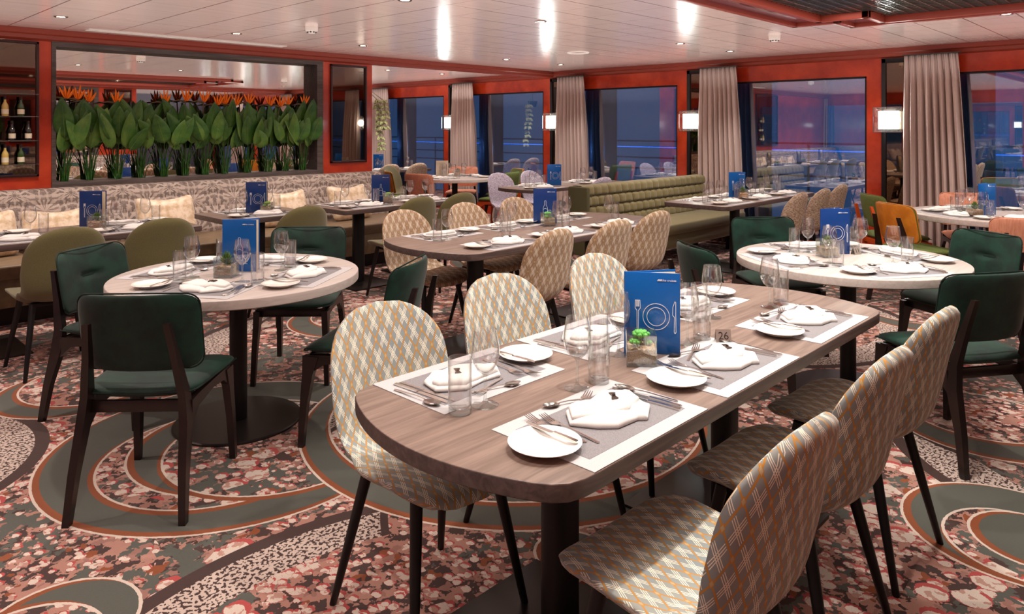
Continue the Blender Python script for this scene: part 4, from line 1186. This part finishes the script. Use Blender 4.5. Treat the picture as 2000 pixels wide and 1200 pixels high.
def mat_proto():
    t = thing('placemat', 'x', 'placemat')
    bm = bmesh.new(); box(bm, -0.245, 0.245, -0.16, 0.16, 0, 0.0016); finish('border', bm, 'mat_border', t, smooth_=False)
    bm = bmesh.new(); box(bm, -0.205, 0.205, -0.115, 0.115, 0.0014, 0.0021); finish('woven_centre', bm, 'mat_centre', t, smooth_=False)
    return Proto(t)
PM = mat_proto()
def napkin_proto():
    t = thing('napkin', 'x', 'napkin')
    ol = [(-0.118, 0.022), (-0.075, 0.074), (-0.015, 0.066), (0.055, 0.078), (0.118, 0.030), (0.098, -0.036), (0.035, -0.076), (0.018, -0.062), (-0.050, -0.060), (-0.085, -0.030)]
    def puff(bm_, o_, z0, z1, k):
        o2 = ccw(o_); c = []
        for i, p in enumerate(o2):
            q = o2[(i + 1) % len(o2)]; c += [(p[0] + (q[0] - p[0]) * f, p[1] + (q[1] - p[1]) * f) for f in (0, 0.12, 0.37, 0.63, 0.88)]
        cx = sum(p[0] for p in c) / len(c); cy = sum(p[1] for p in c) / len(c)
        def ring(sc_, z, wob=0): return [(cx + (p[0] - cx) * sc_, cy + (p[1] - cy) * sc_, z + wob * math.sin(p[0] * 38 + p[1] * 62 + 0.6)) for p in c]
        loft(bm_, [ring(0.96, z0), ring(0.995, z0 + (z1 - z0) * 0.25), ring(1.0, z0 + (z1 - z0) * 0.5, 0.0008), ring(0.975, z0 + (z1 - z0) * 0.8, 0.002), ring(0.91, z1, 0.003), ring(0.78, z1 + 0.003, 0.004), ring(0.5, z1 + 0.005, 0.004), ring(0.2, z1 + 0.005, 0.001)])
    K = 1.13; ol = [(x * K, y * K) for x, y in ol]
    bm = bmesh.new(); puff(bm, ol, 0.0, 0.014, 0); finish('cloth', bm, 'linen', t, sharp=0)
    bm = bmesh.new(); puff(bm, [(x * K, y * K) for x, y in ((-0.108, 0.024), (-0.072, 0.068), (-0.015, 0.061), (0.052, 0.073), (0.108, 0.028), (0.098, -0.004), (0.03, -0.030), (-0.04, -0.012))], 0.009, 0.027, 0); finish('fold', bm, 'linen', t, sharp=0)
    bm = bmesh.new()
    for s in (-1, 1):
        loft(bm, [[(s * x, -h, 0), (s * x, h, 0), (s * x, h, 0.004), (s * x, -h, 0.004)] for x, h in ((0.001, 0.003), (0.010, 0.0062), (0.019, 0.0095), (0.0205, 0.005))])
    box(bm, -0.004, 0.004, -0.005, 0.005, 0, 0.007, 0.001)
    xform(bm, Matrix.Translation((0.035, 0.022, 0.0335)) @ Matrix.Rotation(0.9, 4, 'Z'))
    finish('bow_clip', bm, 'bow_steel', t); return Proto(t)
PN = napkin_proto()
def wine_proto():
    t = thing('wine_glass', 'x', 'wine glass')
    bm = bmesh.new(); lathe(bm, [(0, 0.084), (0.010, 0.086), (0.024, 0.098), (0.0355, 0.118), (0.0395, 0.138), (0.0385, 0.158), (0.0350, 0.180), (0.0315, 0.203), (0.0312, 0.2045), (0.0302, 0.2045), (0.0300, 0.203), (0.0336, 0.180), (0.0371, 0.158), (0.0381, 0.138), (0.0341, 0.119), (0.0228, 0.1005), (0.0095, 0.0905), (0, 0.089)], 32)
    finish('bowl', bm, 'clear_glass', t, sharp=70)
    bm = bmesh.new(); lathe(bm, [(0, 0), (0.036, 0.0), (0.0365, 0.0015), (0.034, 0.003), (0.012, 0.006), (0.0048, 0.014), (0.0038, 0.03), (0.0036, 0.06), (0.0055, 0.080), (0.009, 0.0865)], 32); finish('stem', bm, 'thick_glass', t, sharp=70)
    return Proto(t)
PW = wine_proto()
def tumbler_proto():
    t = thing('water_tumbler', 'x', 'tumbler')
    bm = bmesh.new(); lathe(bm, [(0, 0.0), (0.029, 0.0), (0.0305, 0.003), (0.0310, 0.02), (0.0315, 0.143), (0.0312, 0.1445), (0.0298, 0.1445), (0.0294, 0.143), (0.0288, 0.022), (0.024, 0.015), (0, 0.0135)], 36)
    o = finish('glass_wall', bm, 'clear_glass', t, sharp=60)
    bm = bmesh.new(); lathe(bm, [(0, 0.0006), (0.028, 0.0006), (0.0296, 0.004), (0.0293, 0.0125), (0.0235, 0.0145), (0, 0.013)], 36); finish('heavy_base', bm, 'thick_glass', t, sharp=60)
    return Proto(t)
PT = tumbler_proto()

TOP = TZ + 0.0003
def setting(x, y, deg, seat, tbl, grp, mat=True, seed=0, full=True):
    """one place setting; deg = direction the diner faces (0 = +y)"""
    r = D(deg); c, s = math.cos(r), math.sin(r); rn = random.Random(seed * 7 + 1)
    def put(p, lx, ly, lz, a, label, group):
        lx += rn.uniform(-.006, .006); ly += rn.uniform(-.006, .006); a += rn.uniform(-4, 4)
        p.put((x + lx * c - ly * s, y + lx * s + ly * c, TOP + lz), r + D(a), '%s, %s of %s' % (label, seat, tbl), '%s on %s' % (group, grp))
    mz = 0.0024 if mat else 0.0
    if mat:
        PM.put((x, y, TOP), r, 'grey woven placemat, %s of %s' % (seat, tbl), 'placemats on ' + grp)
    put(PN, 0.035, -0.008, mz, 0, 'bow-clipped white napkin', 'napkins')
    put(PP, -0.235, 0.0, mz, 0, 'white side plate', 'side plates')
    put(PF, -0.146, 0.045, mz, -3, 'outer dinner fork', 'forks'); put(PF, -0.116, 0.018, mz, -5, 'inner dinner fork', 'forks')
    put(PBK, -0.185, 0.01, 0.0205, 2, 'butter knife on plate', 'knives')
    put(PK, 0.178, 0.0, mz, 6, 'inner dinner knife', 'knives'); put(PK, 0.200, 0.0, mz, 4, 'outer dinner knife', 'knives')
    put(PS, 0.222, 0.02, mz, 5, 'soup spoon', 'spoons')
    put(PDS, 0.02, 0.128, mz, 72, 'dessert spoon', 'spoons'); put(PDF, 0.03, 0.106, mz, -74, 'dessert fork', 'forks')
    put(PW, 0.125, 0.185, 0, 0, 'clear wine glass', 'wine glasses'); put(PT, 0.205, 0.175, 0, 0, 'clear water tumbler', 'tumblers')

# ---- blue menus with line art
def cover_art(kind, W_, Hh, par):
    bm = bmesh.new(); y = -0.0014; r = 0.0009
    def line(pts, closed=False):
        pts = [(p[0], y, p[1]) for p in pts]
        for a, b in zip(pts, pts[1:] + ([pts[0]] if closed else [])):
            d = Vector(b) - Vector(a)
            if d.length < 1e-6: continue
            n = Vector((d.z, 0, -d.x)).normalized() * r; e = d.normalized() * r * 0.5; q = 0.0004
            vs = [Vector(a) - e + n, Vector(b) + e + n, Vector(b) + e - n, Vector(a) - e - n]
            loft(bm, [[(v.x, v.y + q, v.z) for v in vs], [(v.x, v.y - q, v.z) for v in vs]])
    def flush(nm):
        nonlocal bm
        finish(nm, bm, 'menu_print', par, smooth_=False); bm = bmesh.new()
    def arc(cx, cz, rr, n=40): line([(cx + rr * math.cos(2 * PI * i / n), cz + rr * math.sin(2 * PI * i / n)) for i in range(n)], True)
    if kind == 'plate':
        cx, cz = 0.012, 0.46 * Hh; arc(cx, cz, 0.043); arc(cx, cz, 0.030); flush('plate_drawing')
        kx = cx + 0.060; line([(kx, cz + 0.052), (kx - 0.006, cz + 0.035), (kx - 0.007, cz + 0.008), (kx - 0.001, cz), (kx - 0.002, cz - 0.048), (kx + 0.001, cz - 0.053), (kx + 0.004, cz - 0.048), (kx + 0.003, cz + 0.01), (kx + 0.003, cz + 0.05)], True); flush('knife_drawing')
        fx = cx - 0.060; line([(fx - 0.002, cz - 0.05), (fx - 0.0025, cz + 0.018), (fx - 0.0085, cz + 0.026), (fx - 0.0075, cz + 0.052), (fx - 0.004, cz + 0.052), (fx - 0.004, cz + 0.032), (fx - 0.0015, cz + 0.032), (fx - 0.0015, cz + 0.052), (fx + 0.0015, cz + 0.052), (fx + 0.0015, cz + 0.032), (fx + 0.004, cz + 0.032), (fx + 0.004, cz + 0.052), (fx + 0.0075, cz + 0.052), (fx + 0.0085, cz + 0.026), (fx + 0.0025, cz + 0.018), (fx + 0.002, cz - 0.05)], True); flush('fork_drawing')
    else:
        bx, bz = 0.0, 0.22 * Hh
        line([(bx - 0.017, bz + 0.0), (bx - 0.017, bz + 0.060), (bx - 0.013, bz + 0.072), (bx - 0.006, bz + 0.082), (bx - 0.006, bz + 0.112), (bx - 0.004, bz + 0.116), (bx + 0.004, bz + 0.116), (bx + 0.006, bz + 0.112), (bx + 0.006, bz + 0.082), (bx + 0.013, bz + 0.072), (bx + 0.017, bz + 0.060), (bx + 0.017, bz)], True)
        line([(bx - 0.016, bz + 0.050), (bx, bz + 0.057), (bx + 0.016, bz + 0.050)]); flush('bottle_drawing')
        gx = bx + 0.032; line([(gx - 0.012, bz + 0.042), (gx - 0.014, bz + 0.024), (gx - 0.006, bz + 0.010), (gx, bz + 0.006), (gx + 0.006, bz + 0.010), (gx + 0.014, bz + 0.024), (gx + 0.012, bz + 0.042)], True)
        line([(gx, bz + 0.006), (gx, bz - 0.018)]); line([(gx - 0.01, bz - 0.018), (gx + 0.01, bz - 0.018)]); flush('glass_drawing')
    # slanted wave emblem before the name
    ez = Hh - 0.024; ex = W_ / 2 - 0.074
    for k in range(3):
        x = ex + k * 0.0045; loft(bm, [[(x, y + d, ez - 0.0028), (x + 0.0036, y + d, ez - 0.0028), (x + 0.0072, y + d, ez + 0.0028), (x + 0.0036, y + d, ez + 0.0028)] for d in (0.0004, -0.0004)])
    flush('cover_emblem'); bm.free()
MW, MH = 0.178, 0.268
def menu_proto(kind, blue):
    t = thing('menu', 'x', 'menu'); th = 0.0035
    bm = bmesh.new(); box(bm, -MW / 2, MW / 2, 0, th, 0.0, MH, 0.001); fr = finish('front_cover', bm, blue, t)
    cover_art(kind, MW, MH, fr)
    text_mesh('cover_name', 'nicko cruises', 0.0105, 'menu_print', fr, (MW / 2 - 0.012, -0.0010, MH - 0.024), (PI / 2, 0, 0), 0.0004, 'RIGHT')
    a = D(24)
    bm = bmesh.new(); box(bm, 0, MW, -th, 0, 0, MH, 0.001); xform(bm, Matrix.Translation((-MW / 2, th * 1.2, 0)) @ Matrix.Rotation(a, 4, 'Z')); finish('back_cover', bm, blue, t)
    bm = bmesh.new()
    for q in range(3): 
        b2 = bmesh.new(); box(b2, 0.004, MW - 0.006, -0.0006, 0.0004, 0.004, MH - 0.006); xform(b2, Matrix.Translation((-MW / 2 + 0.001, th * 1.3, 0)) @ Matrix.Rotation(D(3 + 8 * q), 4, 'Z'))
        me = bpy.data.meshes.new('tmp'); b2.to_mesh(me); b2.free(); bm.from_mesh(me); bpy.data.meshes.remove(me)
    finish('pages', bm, 'menu_paper', t, smooth_=False)
    bm = bmesh.new(); loft(bm, [circ(-MW / 2, th, z, 0.0042, 12) for z in (0.0, MH)]); finish('spine', bm, blue, t)
    return Proto(t)
MPl = menu_proto('plate', 'menu_blue'); MBo = menu_proto('bottle', 'menu_blue'); MPd = menu_proto('plate', 'menu_navy'); MBd = menu_proto('bottle', 'menu_navy')
# open menu card seen from its printed side
def paper_menu():
    t = thing('menu_card', 'x', 'menu')
    bm = bmesh.new(); box(bm, -0.09, 0.09, 0, 0.002, 0, 0.25, 0.0008); a = finish('card', bm, 'menu_paper', t)
    bm = bmesh.new()
    for k in range(17):
        w_ = random.Random(k).uniform(0.03, 0.055); box(bm, -w_, w_, -0.0006, 0.0002, 0.03 + k * 0.0115, 0.0318 + k * 0.0115)
    o = finish('print_lines', bm, 'coffer_plum', a, smooth_=False); return Proto(t)
PMP = paper_menu()

# ---- succulents in glass cubes
def succ_proto(kind):
    t = thing('succulent_planter', 'x', 'plant'); s = 0.047; h = 0.10
    bm = bmesh.new()
    for q in ((-s, s, -s, -s + 0.003), (-s, s, s - 0.003, s), (-s, -s + 0.003, -s + 0.003, s - 0.003), (s - 0.003, s, -s + 0.003, s - 0.003)): box(bm, q[0], q[1], q[2], q[3], 0.0, h, 0.0008)
    box(bm, -s + 0.003, s - 0.003, -s + 0.003, s - 0.003, 0.0, 0.010)
    finish('glass_box', bm, 'thick_glass', t, sharp=30)
    bm = bmesh.new(); g = s - 0.0045; n = 10; T_ = []
    rn = random.Random(5)
    zt_ = 0.056
    for i in range(n + 1): T_.append([bm.verts.new((-g + 2 * g * i / n, -g + 2 * g * j / n, zt_ + rn.uniform(-0.004, 0.005))) for j in range(n + 1)])
    for i in range(n):
        for j in range(n): bm.faces.new((T_[i][j], T_[i + 1][j], T_[i + 1][j + 1], T_[i][j + 1]))
    B_ = {}
    edge = [(i, 0) for i in range(n)] + [(n, j) for j in range(n)] + [(n - i, n) for i in range(n)] + [(0, n - j) for j in range(n)]
    bv = [bm.verts.new((T_[i][j].co.x, T_[i][j].co.y, 0.011)) for i, j in edge]
    for k in range(len(edge)):
        a, b = edge[k], edge[(k + 1) % len(edge)]; bm.faces.new((bv[k], bv[(k + 1) % len(edge)], T_[b[0]][b[1]], T_[a[0]][a[1]]))
    bm.faces.new(bv[::-1]); finish('gravel', bm, 'gravel' if kind != 'pebble' else 'pebbles', t, sharp=30)
    bm = bmesh.new(); rn = random.Random(len(kind))
    if kind in ('rosette', 'lime'):
        for cx, cy, cz, sc in ((0, 0, 0.092, 1.0), (-0.018, -0.012, 0.074, 0.7), (0.022, 0.006, 0.070, 0.5)):
            for ring, (nn, el, ln) in enumerate(((7, 0.35, 0.030), (6, 0.75, 0.026), (4, 1.15, 0.020))):
                for k in range(nn):
                    a = 2 * PI * k / nn + ring * 0.5; d = V(math.cos(a) * math.cos(el), math.sin(a) * math.cos(el), math.sin(el))
                    p0 = V(cx, cy, cz - 0.008); tube(bm, [p0, p0 + d * ln * 0.55 * sc, p0 + d * ln * 0.9 * sc, p0 + d * ln * 1.05 * sc], [0.002 * sc, 0.0085 * sc, 0.0075 * sc, 0.001], 7)
            tube(bm, [(cx * 0.5, cy * 0.5, 0.05), (cx, cy, cz - 0.005)], 0.004, 6)
    else:
        for k in range(34):
            a = k * 2.4; el = 0.25 + 1.2 * (k / 34); d = V(math.cos(a) * math.cos(el), math.sin(a) * math.cos(el), math.sin(el))
            p0 = V(0, 0, 0.062 + 0.02 * k / 34); ln = 0.042; tube(bm, [p0, p0 + d * ln * 0.4, p0 + d * ln * 0.8 + V(0, 0, 0.004), p0 + d * ln + V(0, 0, 0.008)], [0.003, 0.0045, 0.0022, 0.0003], 5)
    finish('succulent', bm, {'rosette': 'succulent_green', 'lime': 'succulent_lime'}.get(kind, 'succulent_dark'), t, sharp=60)
    return Proto(t)
SR, SL, SA, SPb = succ_proto('rosette'), succ_proto('lime'), succ_proto('spiky'), succ_proto('pebble')

def number_stand(num, x, y, rz, label):
    t = thing('table_number', label, 'table number', (x, y, TOP), rz)
    for s in (-1, 1):
        bm = bmesh.new(); loft(bm, [[(-0.026, s * 0.017, 0), (0.026, s * 0.017, 0), (0.026, s * 0.0155, 0), (-0.026, s * 0.0155, 0)], [(-0.026, s * 0.001, 0.042), (0.026, s * 0.001, 0.042), (0.026, 0, 0.0405), (-0.026, 0, 0.0405)]])
        p = finish('plate', bm, 'number_plate', t, sharp=30)
        text_mesh('digits', num, 0.036, 'ink_dark', p, (0, s * 0.0094, 0.0205), (PI / 2 - s * -0.363 if s < 0 else PI / 2 + 0.363, 0, 0 if s < 0 else PI), 0.0004)
def breadsticks(x, y, label):
    t = thing('sugar_holder', label, 'condiment holder', (x, y, TOP))
    bm = bmesh.new(); lathe(bm, [(0, 0), (0.028, 0), (0.029, 0.003), (0.0265, 0.05), (0.030, 0.085), (0.0285, 0.085), (0.025, 0.05), (0.026, 0.006), (0, 0.005)], 24); finish('glass', bm, 'thick_glass', t)
    bm = bmesh.new(); rn = random.Random(2)
    for k in range(12):
        a = k * 2.4; r_ = 0.005 + 0.013 * (k / 12) ** .5; cx, cy = r_ * math.cos(a), r_ * math.sin(a)
        box(bm, cx - 0.004, cx + 0.004, cy - 0.0015, cy + 0.0015, 0.006, 0.095 + rn.uniform(-.006, .012))
    finish('sachets', bm, 'porcelain', t, smooth_=False)

# ---- settings table by table
n = 0
def S(*a, **k):
    global n; n += 1; setting(*a, seed=n, **k)
A, gA = 'the front brown table', 'the front brown table'
S(1.495, 1.118, 0, 'right side seat nearest the camera', A, gA); S(2.095, 1.118, 0, 'middle seat on the right side', A, gA); S(2.78, 1.125, 0, 'far seat on the right side', A, gA)
S(1.475, 1.592, 180, 'left side seat nearest the camera', A, gA); S(2.08, 1.592, 180, 'middle seat on the left side', A, gA); S(2.72, 1.592, 180, 'far seat on the left side', A, gA)
B_, gB = 'the middle brown table', 'the middle brown table'
S(3.31, 3.27, 0, 'right side seat nearest the camera', B_, gB); S(3.93, 3.27, 0, 'middle seat on the right side', B_, gB); S(4.56, 3.27, 0, 'far seat on the right side', B_, gB)
S(3.28, 3.83, 180, 'left side seat nearest the camera', B_, gB); S(3.90, 3.83, 180, 'middle seat on the left side', B_, gB); S(4.52, 3.83, 180, 'far seat on the left side', B_, gB)
def round_settings(c, angs, r, tbl, names):
    for a, nm in zip(angs, names):
        S(c[0] + r * math.cos(D(a)), c[1] + r * math.sin(D(a)), a + 90, nm, tbl, tbl)
round_settings(CL, (215, 122, 34, 304), 0.36, 'the left round table', ('seat of the chair facing away', 'seat left by the olive chair', 'seat on the far side', 'seat beside the warm-lit lattice chair'))
round_settings(CR, (236, 146, 52, 330), 0.39, 'the round table numbered 11', ('nearest the right edge', 'left hand seat', 'seat towards the booth', 'slotted green chair seat'))
round_settings(CH, (190, 150, 335, 40), 0.37, 'the far round table', ('salmon chair seat', 'ochre chair seat', 'seat towards the lavender chairs', 'seat towards the window'))
round_settings(CK, (143, 214, 25, 80), 0.40, 'the round window table', ('ochre chair seat', 'seat at the picture edge', 'seat towards the window', 'seat towards the curtain'))
W1, W2, W3 = 'the leftmost wall table', 'the small middle wall table', 'the right wall table'
S(1.00, 6.04, 180, 'bench seat at the left end', W1, W1); S(1.95, 6.04, 180, 'bench seat at the right end', W1, W1); S(1.15, 5.68, 0, 'chair seat at the left end', W1, W1); S(1.90, 5.68, 0, 'chair seat at the right end', W1, W1)
S(2.98, 6.14, 180, 'bench seat', W2, W2); S(2.98, 5.81, 0, 'chair seat', W2, W2)
S(3.95, 6.07, 180, 'bench seat at the left end', W3, W3); S(4.72, 6.07, 180, 'bench seat at the right end', W3, W3); S(3.98, 5.73, 0, 'chair seat at the left end', W3, W3); S(4.70, 5.73, 0, 'chair seat at the right end', W3, W3)
I_ = 'the dark table behind the booth'
S(6.68, 5.92, 0, 'near left seat', I_, I_); S(7.75, 5.92, 0, 'near right seat', I_, I_); S(6.75, 6.23, 180, 'far left seat', I_, I_); S(7.75, 6.23, 180, 'far right seat', I_, I_)
J_ = 'the table before the booth'
S(6.66, 3.42, 0, 'chair seat at the left end', J_, J_); S(7.32, 3.42, 0, 'middle chair seat', J_, J_); S(7.98, 3.42, 0, 'chair seat at the window end', J_, J_)
S(6.70, 3.78, 180, 'booth seat at the left end', J_, J_); S(7.36, 3.78, 180, 'middle booth seat', J_, J_); S(7.98, 3.78, 180, 'booth seat at the window end', J_, J_)
M_ = 'the farthest forward table'
S(7.35, 10.3, 0, 'near seat on the left', M_, M_); S(8.0, 10.3, 0, 'near seat by the window', M_, M_)

# centrepieces
CAMR = YAW - PI / 2     # turn of a cover that squarely faces the room's aft corner
GM = 'blue standing menus'
def menu(p, x, y, turn, label): p.put((x, y, TOP), CAMR + D(turn), label, GM)
menu(MPl, 2.04, 1.325, -12, 'large blue menu with plate, fork and knife drawing on the front brown table')
menu(MBo, 1.715, 3.62, -4, 'blue menu with bottle drawing on the left round table')
menu(MBd, 4.225, 3.72, 2, 'navy menu behind the wine glass on the middle brown table')
menu(MPd, 4.38, 1.585, 6, 'navy menu with plate drawing on the round table numbered 11')
menu(MPd, 1.70, 6.02, -6, 'navy menu with plate drawing on the leftmost wall table')
menu(MPd, 2.98, 5.97, 0, 'navy menu with plate drawing on the small middle wall table')
menu(MBd, 4.30, 5.98, 4, 'navy menu with bottle drawing on the right wall table')
menu(MPl, 7.06, 6.06, 0, 'blue menu on the dark table behind the booth')
menu(MPl, 7.20, 3.62, 6, 'blue menu on the table before the booth')
menu(MBo, 7.22, 1.36, 14, 'blue menu with bottle drawing at the round window table')
menu(MPl, 7.50, 10.50, 0, 'blue menu far away beside the trailing plant')
PMP.put((6.98, 8.18, TOP), CAMR, 'open printed menu card standing on the far round table', 'menu cards')
GS = 'succulents in glass cubes'
SR.put((1.935, 1.30, TOP), CAMR - 0.12, 'bright green succulent in gravel on the front brown table', GS)
SA.put((1.615, 3.55, TOP), CAMR - 0.1, 'spiky succulent in pale gravel on the left round table', GS)
SR.put((4.14, 3.62, TOP), CAMR + 0.3, 'succulent in a glass cube on the middle brown table', GS)
SA.put((4.27, 1.59, TOP), CAMR + 0.2, 'succulent half hidden behind glasses on the round table numbered 11', GS)
SPb.put((1.70, 5.88, TOP), CAMR, 'spiky succulent on brown pebbles on the leftmost wall table', GS)
SL.put((3.03, 5.87, TOP), CAMR, 'lime green succulent on the small middle wall table', GS)
SL.put((4.29, 5.84, TOP), CAMR, 'lime green succulent on the right wall table', GS)
SPb.put((7.12, 3.52, TOP), CAMR, 'succulent on pebbles on the table before the booth', GS)
SPb.put((7.06, 1.42, TOP), CAMR, 'pale succulent on pebbles at the round window table', GS)
SPb.put((7.30, 8.2, TOP), CAMR, 'succulent in a glass cube on the far round table', GS)
number_stand('26', 2.33, 1.225, CAMR + D(-4), 'small metal stand with number 26 on the front table')
number_stand('11', 4.47, 1.50, CAMR + D(24), 'small metal stand with number 11 on the right round table')
breadsticks(4.44, 1.60, 'glass holder full of sachets beside the navy menu, right round table')
for p in (P_lat, P_latw, P_olv, P_bge, P_lav, P_grn, P_och, P_gst, P_sal, MPl, MBo, MPd, MBd, SR, SL, SA, SPb, PMP): p.drop()
